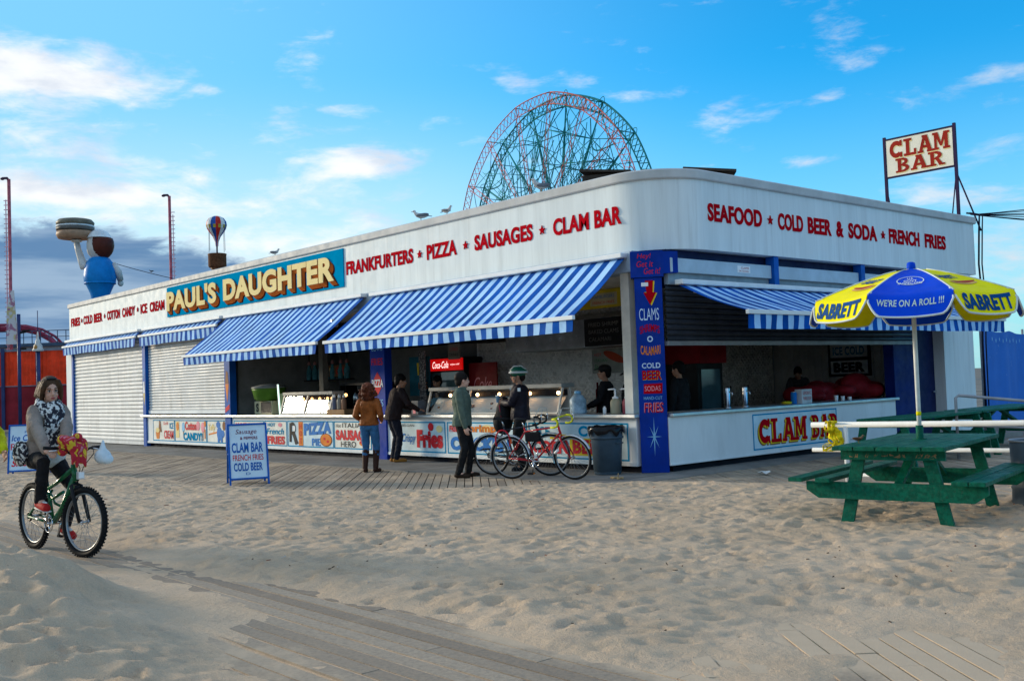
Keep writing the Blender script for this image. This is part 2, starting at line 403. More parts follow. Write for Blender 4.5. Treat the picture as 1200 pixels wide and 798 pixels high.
# trodden footprints
def stamp(cx, cy, ang, L, W, dep):
    i0 = max(0, int((cx-.34-GX0)/ST)); i1 = min(nx, int((cx+.34-GX0)/ST)+1); j0 = max(0, int((cy-.34-GY0)/ST)); j1 = min(ny, int((cy+.34-GY0)/ST)+1)
    if i1 <= i0 or j1 <= j0: return
    qx = PX[j0:j1, i0:i1]-cx; qy = PY[j0:j1, i0:i1]-cy
    u = (qx*math.cos(ang)+qy*math.sin(ang))/L; v = (-qx*math.sin(ang)+qy*math.cos(ang))/W
    r2 = u*u+v*v
    hh[j0:j1, i0:i1] += relief[j0:j1, i0:i1]*(-dep*np.exp(-r2**2*.9)+dep*.30*np.exp(-(np.sqrt(r2)-1.45)**2*5)*(1+.8*np.sign(u)*np.minimum(1, abs(u))))
for i in range(11000):
    stamp(rg.uniform(GX0, GX1), rg.uniform(GY0, GY1), rg.uniform(0, PI) if rg.rand() < .5 else rg.normal(.5, .5), rg.uniform(.05, .12), rg.uniform(.03, .058), rg.uniform(.010, .028))
ok = hh > -.03
cell = ok[:-1, :-1] | ok[1:, :-1] | ok[:-1, 1:] | ok[1:, 1:]
hot = (hh[:-1, :-1] > -.014) | (hh[1:, :-1] > -.014) | (hh[:-1, 1:] > -.014) | (hh[1:, 1:] > -.014)
jj, ii = np.nonzero(hot); idx = lambda j, i: j*nx+i
quads = np.stack([idx(jj, ii), idx(jj, ii+1), idx(jj+1, ii+1), idx(jj+1, ii)], 1)
used = np.unique(quads); remap = np.full(nx*ny, -1); remap[used] = np.arange(len(used)); quads = remap[quads]
co = np.stack([PX.ravel(), PY.ravel(), hh.ravel()], 1)[used].astype(np.float32)
me = bpy.data.meshes.new('sand'); me.vertices.add(len(co)); me.vertices.foreach_set('co', co.ravel())
me.loops.add(quads.size); me.loops.foreach_set('vertex_index', quads.ravel().astype(np.int32))
me.polygons.add(len(quads)); me.polygons.foreach_set('loop_start', np.arange(0, quads.size, 4, dtype=np.int32)); me.polygons.foreach_set('loop_total', np.full(len(quads), 4, dtype=np.int32))
me.polygons.foreach_set('use_smooth', np.ones(len(quads), dtype=bool)); me.update(calc_edges=True)
so = bpy.data.objects.new('sand', me); COL.objects.link(so)
def sand_material():
    m = bpy.data.materials.new('beach sand'); m.use_nodes = True; k = NT(m.node_tree); b = k.n['Principled BSDF']
    tc = k.n.new('ShaderNodeTexCoord').outputs['Object']
    c = k.mix(k.rng(k.noise(tc, .9, 5), .3, .7), (.58, .425, .285, 1), (.70, .52, .36, 1))
    c = k.mix(k.math('MULTIPLY', k.rng(k.noise(k.mapping(tc, loc=(2, 7, 0)), 3.6, 6, .68), .50, .74), .55), c, (.37, .30, .235, 1))
    c = k.mix(k.rng(k.noise(tc, 170, 3, .7), .25, .75), c, k.mix(.5, c, (.22, .185, .145, 1)))
    deb = k.rng(k.noise(k.mapping(tc, scale=(1, 1, 1), loc=(3, 8, 0)), 42, 2, .5), .735, .77)
    c = k.mix(k.math('MULTIPLY', deb, .65), c, (.13, .10, .07, 1))
    k.put(b.inputs['Base Color'], c); b.inputs['Roughness'].default_value = .95; b.inputs['Specular IOR Level'].default_value = .15
    bn = k.n.new('ShaderNodeBump'); bn.inputs['Strength'].default_value = .9; bn.inputs['Distance'].default_value = .03
    h = k.math('ADD', k.noise(tc, 16, 6, .62), k.math('MULTIPLY', k.noise(tc, 110, 3, .7), .35))
    k.put(bn.inputs['Height'], h); k.l.new(bn.outputs[0], b.inputs['Normal'])
    return m
me.materials.append(sand_material()); struct(so)
db = MB(); rd_ = random.Random(21)
for i in range(900):
    x, y = rd_.uniform(-12, 9), rd_.uniform(-8.3, .4)
    j_, i_ = int(round((y-GY0)/ST)), int(round((x-GX0)/ST))
    z_ = hh[j_, i_]
    if z_ < .012: continue
    a_ = rd_.uniform(0, PI); l_ = rd_.uniform(.008, .03)*(2.2 if rd_.random() < .12 else 1); w_ = rd_.uniform(.003, .009)
    db.box((x, y, z_+.003), (l_, w_, rd_.uniform(.003, .008)), rot=Euler((rd_.uniform(-.3, .3), rd_.uniform(-.3, .3), a_)).to_matrix(), m=rd_.choice((0, 0, 0, 1, 1, 2)))
o = db.build('beach_litter', [mat('dry twig', (.07, .05, .035), .9), mat('shell chip', (.55, .50, .44), .6), mat('reddish scrap', (.26, .10, .06), .8)]); o['kind'] = 'stuff'; o['label'] = 'twigs, shell chips and scraps scattered over the sand'
def sandz(x, y): return float(max(0, hh[int(round((y-GY0)/ST)), int(round((x-GX0)/ST))]))

# ================================================================ SNACK BAR
WHITE = mat('white painted wall', (.69, .74, .74), .5, var=.05, vs=1.5, dirt=.20, stretch=(3.0, 3.0, .22), bump=.06, bs=30)
WHITE2 = mat('white painted counter', (.72, .74, .74), .45, var=.05, vs=1.2, dirt=.16, stretch=(1.3, 1.3, .5))
COPE = mat('grey coping', (.50, .50, .49), .5, var=.08, vs=2)
BLUE = mat('royal blue paint', (.001, .030, .27), .42, var=.12, vs=2.5, dirt=.08)
BLUE2 = mat('blue trim paint', (.006, .09, .38), .45, var=.12, vs=3)
RED = mat('red sign paint', (.46, .003, .010), .9, var=.08, spec=.01)
DARK = mat('dark recess', (.012, .013, .018), .8, var=.1)
NAVY = mat('navy paint', (.01, .018, .075), .5, var=.1)
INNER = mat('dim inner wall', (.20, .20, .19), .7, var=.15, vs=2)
CEIL = mat('cream ceiling', (.78, .75, .66), .7, var=.08)
STEEL = mat('brushed steel', (.55, .56, .57), .32, 1, var=.12, vs=9, stretch=(1, 1, 12))
ALU = mat('aluminium edge', (.62, .62, .62), .38, .9, var=.1)
GREYM = mat('grey metal', (.30, .31, .33), .5, .4)
BLACK = mat('black plastic', (.014, .014, .016), .45)
YEL = mat('yellow paint', (.78, .56, .02), .45); ORG = mat('orange paint', (.70, .20, .02), .5); CRM = mat('cream paint', (.88, .70, .33), .9, var=.04, spec=.0)
LBL = mat('light blue paint', (.22, .48, .72), .5); CYAN = mat('sign blue', (.0, .25, .47), .95, var=.06, spec=.0); PINK = mat('pink paint', (.75, .28, .33), .5); BRN = mat('brown paint', (.22, .08, .025), .5)
WPT = mat('white lettering paint', (.80, .80, .80), .5, var=.04); GRN = mat('green paint', (.03, .25, .08), .5); PBLUE = mat('poster blue', (.01, .16, .50), .5, var=.08); PRED = mat('poster red', (.60, .02, .03), .5, var=.08)
bar = thing('snack_bar_building', 'long white boardwalk snack bar with rounded corner, painted counters and blue columns', 'building')
def path(off, z):
    """outer outline of the building (rounded south-east corner), pushed out by off"""
    p = [(-27.4-off, 10.7+off), (-27.4-off, 0-off)]
    for i in range(0, 13):
        a = R(-90+7.5*i); p.append((-1.05+(1.05+off)*math.cos(a), 1.05+(1.05+off)*math.sin(a)))
    p += [(0+off, 10.7+off)]
    return [(x, y, z) for x, y in p]
def loft(levels, mats, name, smooth=True, bottomcap=False):
    m = MB(); n = len(levels[0]); vs = [p for L in levels for p in L]
    fs = [(i*n+j, i*n+(j+1) % n, (i+1)*n+(j+1) % n, (i+1)*n+j) for i in range(len(levels)-1) for j in range(n)]
    m.add(vs, fs, 0, False)
    return m
fa = loft([path(-.30, 3.56), path(0, 3.56), path(0, 4.70), path(-.25, 4.70)], WHITE, 'fascia')
# close the underside ring only; smooth the corner
o = fa.build('fascia', WHITE, bar)
for pl in o.data.polygons: pl.use_smooth = True
o.data.set_sharp_from_angle(angle=R(30))
co_ = loft([path(-.26, 4.70), path(.03, 4.70), path(.045, 4.72), path(.045, 4.84), path(.01, 4.865), path(-.26, 4.865), path(-.26, 4.70)], COPE, 'coping').build('coping', COPE, bar)
for pl in co_.data.polygons: pl.use_smooth = True
co_.data.set_sharp_from_angle(angle=R(30))
m = MB(); m.bx(-27.1, -.55, .55, 10.4, 4.42, 4.55); m.build('roof', mat('tar roof', (.08, .08, .085), .9), bar)
m = MB(); m.bx(-27.1, -.40, .40, 10.4, 3.28, 3.36); m.build('ceiling', CEIL, bar)
m = MB(); m.bx(-27.1, -.3, .4, 10.4, -.05, .03); m.build('floor', mat('quarry tile', (.34, .28, .23), .6), bar)
m = MB(); m.bx(-27.4, -.3, 10.45, 10.7, 0, 3.56); m.build('back_wall', WHITE, bar)
m = MB(); m.bx(-27.4, -27.15, 0, 10.45, 0, 3.56); m.build('end_wall', WHITE, bar)
# structure hidden behind awnings and the header over the openings
m = MB(); m.bx(-27.4, -.62, -.10, .30, 3.22, 3.555); m.build('header_beam', mat('pale blue header', (.36, .45, .55), .5), bar)
for q in ((-27.4, -26.78, -.13, 0, 0, 3.218), (-.26, -.02, 9.05, 10.44, 0, 3.555)): m = MB(); m.bx(*q); m.build('white_pier', WHITE, bar)
m = MB(); m.bx(-26.78, -26.62, -.16, .0, 0, 3.218); m.build('blue_trim', BLUE2, bar)
# roller shutters
SHW = mat('white shutter slats', (.66, .66, .64), .5, var=.06, vs=1.2, dirt=.38, stretch=(2, 1, .5))
SHD = mat('slate shutter slats', (.055, .065, .085), .4, .3, var=.15)
def shutter(name, x0, x1, z0, z1, pitch, y, mt, axis='x', railm=None):
    m = MB(); n = int((z1-z0)/pitch); prof = []
    for i in range(n+1):
        zb = z0+i*pitch
        for q, dy_ in ((0, 0), (.10, .026), (.35, .038), (.65, .034), (.92, .014), (.97, 0)):
            prof.append((min(zb+q*pitch, z1), dy_))
    P = []
    for z, d_ in prof:
        P += [(x0, y-d_, z), (x1, y-d_, z)] if axis == 'x' else [(y+d_, x0, z), (y+d_, x1, z)]
    m.add(P, [(2*i, 2*i+1, 2*i+3, 2*i+2) for i in range(len(prof)-1)])
    o = m.build(name, mt, bar)
    if railm:
        r = MB()
        if axis == 'x': r.bx(x0, x1, y-.06, y+.03, z0-.10, z0+.0)
        else: r.bx(y-.03, y+.06, x0, x1, z0-.07, z0)
        r.build('bottom_rail', railm, o)
    return o
shutter('roller_shutter', -26.62, -20.42, .14, 3.22, .122, -.07, SHW, railm=SHW)
shutter('roller_shutter', -20.16, -14.96, 1.08, 3.22, .083, -.07, SHW, railm=WHITE2)
o = shutter('roller_shutter', .18, 8.15, 2.08, 2.96, .09, -.22, SHD, axis='y', railm=GREYM)
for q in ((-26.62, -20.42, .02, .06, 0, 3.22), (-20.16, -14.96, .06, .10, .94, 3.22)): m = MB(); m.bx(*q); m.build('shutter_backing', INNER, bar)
# pilasters
def pil(x0, x1, z1, texts=None):
    m = MB(); m.bx(x0, x1, -.205, -.02, 0, z1); o = m.build('pilaster', BLUE2 if x1 < -10 else BLUE, bar, bevel=.008); return o
p1 = pil(-20.40, -20.17, 3.2); p2 = pil(-14.94, -14.62, 3.2); p3 = pil(-8.06, -7.52, 3.2)
# counters
for a, b_, yb in ((-20.17, -14.94, .05), (-14.62, -8.06, .45), (-7.52, -.60, .45)):
    m = MB(); m.bx(a, b_, -.166, yb, .115, .878); o = m.build('front_counter', WHITE2, bar, bevel=.006)
    m = MB(); m.bx(a, b_, -.185, -.166, .115, .17); m.build('kick_board', WHITE2, o)
m = MB(); m.bx(-.65, -.197, .14, 7.22, .115, .878); m.bx(-.197, -.18, .14, 7.22, .115, .15); m.build('side_counter', WHITE2, bar, bevel=.006)
for q in ((-20.45, -.54, -.27, .55, .882, .935), (-.85, -.12, .16, 7.25, .884, .938)): m = MB(); m.bx(*q); m.build('countertop', ALU, bar, bevel=.01)
for q in ((-20.17, -.6, -.08, .3, .012, .113), (-.6, -.28, .3, 7.2, .012, .113)): m = MB(); m.bx(*q); m.build('toe_kick', DARK, bar)
# chamfered corner column with header
CA, CB = Vector((-.53, -.166, 0)), Vector((-.20, .12, 0)); cd = (CB-CA).normalized(); cn = cd.cross(Z); cw = (CB-CA).length
m = MB()
def chunk(a, b_, z0, z1, depth):
    q = [a, b_, b_-cn*depth, a-cn*depth]
    m.add([(p.x, p.y, z0) for p in q]+[(p.x, p.y, z1) for p in q], [(0, 3, 2, 1), (4, 5, 6, 7), (0, 1, 5, 4), (1, 2, 6, 5), (2, 3, 7, 6), (3, 0, 4, 7)])
chunk(CA, CB, .012, 3.10, .22)
ccol_ = m.build('corner_column', BLUE, bar, bevel=.008)
m = MB(); chunk(CA-cd*.05+cn*.03, CB+cd*.03+cn*.03, 3.102, 3.52, .30)
q = CB+cd*.03+cn*.03
m.add([(q.x, q.y, 3.15), (q.x+.12, q.y+.22, 3.16), (q.x+.12, q.y+.22, 3.50), (q.x, q.y, 3.50), (q.x-.15, q.y+.1, 3.15), (q.x-.03, q.y+.32, 3.16), (q.x-.03, q.y+.32, 3.5), (q.x-.15, q.y+.1, 3.5)], [(0, 1, 2, 3), (4, 7, 6, 5), (0, 4, 5, 1), (3, 2, 6, 7), (1, 5, 6, 2)])
chead = m.build('column_header', BLUE, bar)
def onc(u, z): p = CA+cd*u; return Vector((p.x, p.y, z))
def paint(parent, spec, name='lettering'):
    """spec: list of (material, function adding shapes to a mesh builder)"""
    m = MB(); mats = []
    for mt, fn in spec:
        if mt not in mats: mats.append(mt)
        fn(m, mats.index(mt))
    return m.build(name, mats, parent)
T = lambda s, o, xd, wd, ht, **k: (lambda m, i: m.text(s, o, xd, Z, wd, ht, dep=k.pop('dep', .003), m=i, **k))
def G(poly, o, xd, off=.002): return lambda m, i: m.prism(poly, o, xd, Z, .0015, i, off)
LT = mat('arrow red', (.70, .02, .03), .45)
paint(chead, [(LT, T('Hey!', onc(.06, 3.38)+cn*.03, cd, .22, .10, shear=.2)), (LT, T('Get it', onc(.05, 3.265)+cn*.03, cd, .26, .095, shear=.2)), (LT, T('Get it!', onc(.16, 3.15)+cn*.03, cd, .26, .095, shear=.2))])
WL = mat('pale column lettering', (.55, .68, .85), .5)
paint(ccol_, [
    (YEL, G([(.17, 3.05), (.31, 3.05), (.29, 2.86), (.345, 2.86), (.25, 2.66), (.145, 2.88), (.19, 2.88)], onc(.012, 0)-Z*.012, cd, .001)),
    (RED, G([(.17, 3.05), (.30, 3.05), (.285, 2.86), (.34, 2.86), (.24, 2.66), (.14, 2.86), (.19, 2.86)], onc(0, 0), cd, .003)),
    (WPT, G(rect(.11, 2.96, .22, 3.02), onc(0, 0), cd, .005)),
    (WL, T('CLAMS', onc(.06, 2.42), cd, .31, .19, bold=-.005)),
    (RED, T('SHRIMPS', onc(.06, 2.20), cd, .31, .12, bold=.02, fn=lambda a, b_: (a, b_+.04*math.sin(a/.31*PI)))),
    (WL, T('O', onc(.17, 2.075), cd, .09, .095, bold=.03)),
    (ORG, T('CALAMARI', onc(.06, 1.86), cd, .31, .14, bold=.02, fn=lambda a, b_: (a, b_+.05*abs(a/.31-.5)))),
    (WL, T('COLD', onc(.07, 1.66), cd, .29, .085, bold=.02)),
    (YEL, T('BEER', onc(.075, 1.475), cd, .30, .145, bold=.03)), (RED, T('BEER', onc(.07, 1.48), cd, .30, .145, bold=.035, off=.004)),
    (RED, G([(.08, 1.26), (.37, 1.26), (.38, 1.42), (.09, 1.41)], onc(0, 0), cd)), (PINK, T('SODAS', onc(.10, 1.30), cd, .25, .08, off=.003)),
    (LBL, T('HAND-CUT', onc(.08, 1.165), cd, .29, .05)),
    (PINK, T('FRIES', onc(.075, .965), cd, .30, .155, bold=.03, shear=.1)), (RED, T('FRIES', onc(.083, .958), cd, .30, .155, bold=.0, shear=.1, off=.004)),
    ]+[(LBL, G([(.22+.010*math.cos(a+PI/2), .58+.010*math.sin(a+PI/2)), (.22+L*math.cos(a), .58+L*1.5*math.sin(a)), (.22+.010*math.cos(a-PI/2), .58+.010*math.sin(a-PI/2))], onc(0, 0), cd, .001+.0008*i)) for i, (a, L) in enumerate([(R(90), .21), (R(270), .21), (0, .12), (PI, .12), (R(58), .13), (R(122), .13), (R(238), .14), (R(302), .14)])])
# side facade: shutter boxes, posts, dark recess
m = MB(); m.bx(-.5, -.24, .3, 9.05, 2.96, 3.556); m.build('recess_panel', NAVY, bar)
LB = mat('pale blue metal', (.42, .52, .60), .42, var=.08, vs=2, dirt=.1)
sbx = []
for a, b_ in ((.22, 2.94), (3.10, 5.84), (6.0, 9.05)):
    m = MB(); m.bx(-.24, -.08, a, b_, 3.17, 3.40); sbx.append(m.build('shutter_box', LB, bar, bevel=.012))
    m = MB(); m.bx(-.24, -.15, a, b_, 2.98, 3.168); m.build('box_skirt', mat('grey blue metal', (.25, .31, .36), .5), bar)
paint(sbx[0], [(WPT, G(rect(0, 0, .36, .12), Vector((-.08, 1.95, 3.235)), Y)), (RED, T('CLAMS', Vector((-.08, 2.05, 3.30)), Y, .22, .035, off=.002)), (RED, T('ON THE SHELL', Vector((-.08, 1.99, 3.25)), Y, .28, .028, off=.002))], 'small_notice')
for y in (2.95, 5.85):
    m = MB(); m.bx(-.2, -.03, y, y+.14, 2.98, 3.556); m.build('blue_post', BLUE2, bar)
m = MB(); m.bx(-.42, -.20, 7.24, 8.20, .012, 2.96); m.build('blue_panel', mat('deep navy paint', (.003, .016, .13), .5, var=.15), bar)
m = MB(); m.bx(-.40, -.26, 8.20, 9.05, .012, 2.96); dr = m.build('door', NAVY, bar)
m = MB(); m.tube([(-.24, 8.95, 1.0), (-.20, 8.95, 1.0), (-.20, 8.85, 1.0)], .015); m.build('handle', STEEL, dr)
# inner rooms
QUILT = mat('quilted steel', (.84, .83, .79), .32, .22, var=.08)
PANELW = mat('white boarded wall', (.70, .70, .66), .6, var=.1, vs=2)
def quilt(o, xd, L, H, c=.138, dep=.034):
    m = MB(); o = Vector(o); xd = Vector(xd); nd = xd.cross(Z); nu, nv = int(L/c), int(H/c)
    m.add([o, o+xd*L, o+xd*L+Z*H, o+Z*H], [(0, 1, 2, 3)])
    for a in range(2*nu):
        for b_ in range(2*nv):
            if (a+b_) % 2: continue
            x, z_ = (a+1)*c/2, (b_+1)*c/2
            if x+c/2 > L or z_+c/2 > H: continue
            q = [o+xd*(x+dx_*.47*c)+Z*(z_+dz_*.47*c)+nd*.002 for dx_, dz_ in ((-1, 0), (0, -1), (1, 0), (0, 1))]+[o+xd*x+Z*z_+nd*dep]
            m.add(q, [(0, 1, 4), (1, 2, 4), (2, 3, 4), (3, 0, 4)])
    return m
quilt((-8.6, 3.20, .03), X, 5.15, 3.25).build('quilted_wall', QUILT, bar)
quilt((-5.22, 5.9, .03), Y, 4.44, 3.25).build('quilted_wall', QUILT, bar)
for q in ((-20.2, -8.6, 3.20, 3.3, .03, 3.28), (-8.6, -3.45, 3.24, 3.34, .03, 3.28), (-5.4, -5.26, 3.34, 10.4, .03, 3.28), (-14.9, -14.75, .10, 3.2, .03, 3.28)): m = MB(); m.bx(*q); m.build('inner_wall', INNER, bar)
m = MB()
for i in range(25):
    xx = -5.2+i*.2; m.bx(xx, xx+.19, 10.36, 10.40, .03, 3.28)
m.bx(-5.2, -.3, 10.40, 10.44, .03, 3.28); m.build('boarded_wall', PANELW, bar)
m = MB(); m.bx(-.98, -.80, .0, .14, .94, 3.22); m.build('door_jamb', CEIL, bar)
m = MB(); m.bx(-11.0, -10.82, .30, .44, .94, 3.28); m.build('inner_post', mat('olive brown post', (.09, .085, .07), .6), bar)
m = MB(); m.add([(-6.4, 2.2, 2.16), (-2.9, 2.2, 2.16), (-2.9, 2.2, 2.72), (-6.4, 2.2, 2.72), (-6.4, 3.18, 2.16), (-2.9, 3.18, 2.16), (-2.9, 3.18, 2.9), (-6.4, 3.18, 2.9)], [(0, 1, 2, 3), (5, 4, 7, 6), (0, 3, 7, 4), (1, 5, 6, 2), (3, 2, 6, 7), (0, 4, 5, 1)])
hood = m.build('extractor_hood', mat('hood steel', (.22, .22, .225), .35, .9, var=.15), bar)
m = MB(); m.bx(-3.97, -2.92, 2.16, 2.198, 2.17, 2.71); mb_ = m.build('menu_board', BLACK, hood)
CH = mat('chalk grey', (.16, .16, .155), .8)
paint(mb_, [(CH, T('FRIED SHRIMP', Vector((-3.85, 2.16, 2.55)), X, .8, .08)), (CH, T('BAKED CLAMS', Vector((-3.85, 2.16, 2.41)), X, .8, .08)), (CH, T('CALAMARI', Vector((-3.85, 2.16, 2.26)), X, .6, .08))])
m = MB(); m.bx(-4.3, -2.92, 2.24, 2.28, 2.91, 3.27); yp = m.build('yellow_panel', mat('menu yellow', (.62, .47, .03), .5), bar)
paint(yp, [(mat('menu cream', (.55, .50, .32), .5), G(rect(0, 0, .72, .24), Vector((-3.85, 2.24, 2.96)), X)), (PBLUE, T('HAMBURGERS', Vector((-3.78, 2.24, 3.10)), X, .58, .06, off=.003)), (PRED, T('FRENCH FRIES', Vector((-3.78, 2.24, 2.99)), X, .58, .055, off=.003))])
m = MB(); m.bx(-14.7, -8.2, 2.4, 3.18, 2.50, 3.27); m.bx(-8.2, -6.5, 2.6, 3.18, 2.46, 3.27); dm = m.build('menu_soffit', mat('dark menu strip', (.02, .02, .02), .6), bar)
paint(dm, [(CH, T('HOT DOGS  KNISHES  PIZZA', Vector((-10.9, 2.4, 2.72)), X, 2.4, .10)), (CH, T('ICE CREAM  SODA', Vector((-10.9, 2.4, 2.56)), X, 1.6, .09))])

# painted front panels
FY = -.168
def fr(x0, x1, z0=.19, z1=.80, th=.025, mt=CYAN, y=FY):
    o = Vector((0, y, 0))
    return [(mt, G(rect(x0, z0, x1, z0+th), o, X, .004)), (mt, G(rect(x0, z1-th, x1, z1), o, X, .004)), (mt, G(rect(x0, z0+th, x0+th, z1-th), o, X, .004)), (mt, G(rect(x1-th, z0+th, x1, z1-th), o, X, .004))]
PB = mat('panel white', (.74, .73, .66), .5, var=.08, vs=4); PBb = mat('panel pale blue', (.56, .70, .76), .5, var=.08, vs=4)
def bgp(x0, x1, mt=PB, z0=.19, z1=.80): return [(mt, G(rect(x0, z0, x1, z1), Vector((0, FY, 0)), X, .0))]
def tx(s, x0, z0, wd, ht, mt, **k): return (mt, T(s, Vector((x0, FY, z0)), X, wd, ht, off=k.pop('off', .007), **k))
def el(cx, cz, rx, rz, mt, off=.006, a0=0, a1=360, n=20): return (mt, G([(cx+rx*math.cos(R(a0+(a1-a0)*i/n)), cz+rz*math.sin(R(a0+(a1-a0)*i/n))) for i in range(n)], Vector((0, FY, 0)), X, off))
def pg(poly, mt, off=.006): return (mt, G(poly, Vector((0, FY, 0)), X, off))
def panel(spec): return paint(bar, spec, 'painted_panel')
panel(bgp(-19.75, -18.22)+fr(-19.75, -18.22)+[pg([(-19.55, .45), (-19.25, .45), (-19.3, .25), (-19.5, .25)], ORG), pg([(-19.35, .45), (-19.12, .45), (-19.2, .76), (-19.28, .78)], BRN, .009), el(-19.40, .5, .13, .07, CRM, .010),
    tx('Soft', -19.0, .66, .36, .09, PRED, shear=.2), tx('ICE', -18.55, .55, .26, .17, CYAN, bold=.02), tx('CREAM', -18.95, .26, .66, .24, PRED, bold=.03)])
panel(bgp(-18.19, -16.14)+fr(-18.19, -16.14)+[pg(rect(-18.12, .3, -17.9, .76), CRM), el(-18.0, .62, .09, .12, ORG, .009), el(-17.62, .6, .09, .14, LBL), pg(rect(-17.63, .3, -17.6, .5), BRN), tx('Cotton', -17.5, .52, .74, .24, PRED, bold=.045), tx('CANDY!', -17.62, .235, 1.22, .22, CYAN, bold=.045),
    el(-16.66, .64, .12, .13, PINK), el(-16.36, .60, .11, .14, PINK), pg(rect(-16.37, .25, -16.34, .48), BRN), el(-16.22, .7, .06, .08, ORG, .009), pg(rect(-16.27, .3, -16.2, .55), ORG)])
panel(bgp(-16.11, -14.98)+fr(-16.11, -14.98)+[tx('Taffy', -16.02, .48, .42, .22, CRM, bold=.02, shear=.2), (ORG, G([(-16.0, .40), (-15.5, .46), (-15.5, .50), (-16.0, .44)], Vector((0, FY, 0)), X, .006)),
    el(-15.42, .68, .12, .09, PBLUE), el(-15.36, .45, .14, .18, PBLUE, .008), el(-15.18, .44, .12, .10, PBLUE, .0075), pg(rect(-15.46, .22, -15.36, .4), PBLUE, .010), pg(rect(-15.28, .22, -15.18, .4), PBLUE, .010), el(-15.08, .65, .09, .12, BRN)])
panel(bgp(-14.5, -12.9)+fr(-14.5, -12.9)+[tx('HOT', -14.4, .56, .6, .18, PRED, bold=.05), tx('DOGS', -13.7, .56, .7, .18, PRED, bold=.05), el(-13.25, .36, .26, .12, ORG, .006), el(-13.25, .36, .24, .05, BRN, .009), tx('2', -14.3, .25, .2, .22, PBLUE, bold=.03)])
panel(bgp(-12.86, -11.76)+fr(-12.86, -11.76)+[tx('HOT', -12.70, .66, .38, .085, CYAN, bold=.03), el(-12.08, .70, .10, .05, PINK), tx('French', -12.76, .47, .86, .15, CYAN, shear=.25, bold=.01), tx('FRIES', -12.72, .23, .86, .2, PRED, bold=.05)])
panel(bgp(-11.72, -9.66, PBb)+fr(-11.72, -9.66)+[(BLACK, G(ring(-11.48, .62, .15, .07, -120, 120, 10), Vector((0, FY, 0)), X, .006)), pg([(-11.64, .3), (-11.54, .3), (-11.5, .75), (-11.62, .75)], BLACK, .008), pg([(-11.5, .5), (-11.38, .52), (-11.22, .27), (-11.36, .24)], BLACK, .010), el(-11.4, .62, .06, .07, WPT, .012),
    pg(rect(-11.2, .22, -11.0, .78), ORG)]+[tx(ch, -11.15, .61-i*.17, .1, .13, PRED, bold=.03, off=.009) for i, ch in enumerate('HOT')]+[
    tx('PIZZA', -10.95, .46, 1.2, .28, PBLUE, bold=.06, fn=lambda a, b_: (a, b_*(1.0)+.06*a/1.2)), tx('PIE', -10.6, .23, .38, .17, PBLUE, bold=.03), el(-9.98, .37, .26, .15, BRN, .006), el(-9.98, .375, .235, .13, ORG, .009), el(-10.04, .40, .05, .03, PRED, .011), el(-9.9, .34, .05, .03, PRED, .0112)])
panel(bgp(-9.63, -8.14)+fr(-9.63, -8.14)+[tx('Hot', -9.55, .66, .22, .08, BLACK, shear=.2), tx('ITALIAN', -9.28, .66, .95, .10, BLACK), tx('SAUSAGE', -9.56, .38, 1.3, .23, PRED, bold=.06, shear=-.05), tx('HERO', -9.35, .23, .6, .13, BLACK), el(-8.42, .33, .2, .07, ORG), el(-8.42, .345, .19, .035, PRED, .009)])
panel(bgp(-7.08, -5.56, PBb)+fr(-7.08, -5.56)+[tx('BELGIAN', -7.0, .70, .42, .05, BLACK), tx('Crispy', -7.02, .34, .48, .22, PBLUE, shear=.3, bold=.02), tx('Fries', -6.50, .28, .86, .36, PRED, bold=.07), el(-5.75, .66, .10, .07, CRM), el(-6.02, .70, .09, .08, PRED, .011)])
panel(bgp(-5.5, -3.2, PBb)+fr(-5.5, -3.2)+[tx('FRIED', -5.42, .61, .36, .12, PRED, bold=.04), tx('Shrimp', -4.98, .57, .95, .19, ORG, bold=.05), el(-4.3, .68, .16, .07, CRM), tx('CHICKEN', -5.4, .26, 1.75, .26, PBLUE, bold=.07)])
panel(bgp(-3.15, -.78, PBb)+fr(-3.15, -.78)+[tx('ICE', -2.92, .58, .3, .15, CYAN, bold=.02), pg(rect(-2.6, .52, -2.1, .60), YEL), tx('COLD', -1.9, .57, .85, .18, CYAN, bold=.04), tx('CORN', -3.05, .27, .88, .22, PRED, bold=.05), pg(rect(-2.12, .25, -1.15, .54), YEL, .004), tx('BEER', -2.05, .28, .85, .24, PRED, bold=.05)])
# right-hand side counter sign
SX = Vector((-.197, 0, 0))
paint(bar, [(PBb, G(rect(2.34, .20, 5.0, .82), SX, Y, .0)), (CYAN, G(rect(2.34, .20, 5.0, .225), SX, Y, .003)), (CYAN, G(rect(2.34, .795, 5.0, .82), SX, Y, .003)), (CYAN, G(rect(2.34, .225, 2.37, .795), SX, Y, .003)), (CYAN, G(rect(4.97, .225, 5.0, .795), SX, Y, .003)),
    (BRN, lambda m, i: (slab(m, 'CLAM', Vector((-.197, 2.46, .265)), Y, Z, 1.40, .42, i, .004), slab(m, 'BAR', Vector((-.197, 4.09, .265)), Y, Z, .86, .42, i, .004))),
    (YEL, lambda m, i: (slab(m, 'CLAM', Vector((-.197, 2.475, .285)), Y, Z, 1.40, .42, i, .008), slab(m, 'BAR', Vector((-.197, 4.105, .285)), Y, Z, .86, .42, i, .008))),
    (RED, lambda m, i: (slab(m, 'CLAM', Vector((-.197, 2.50, .305)), Y, Z, 1.40, .42, i, .012), slab(m, 'BAR', Vector((-.197, 4.13, .305)), Y, Z, .86, .42, i, .012)))], 'painted_panel')
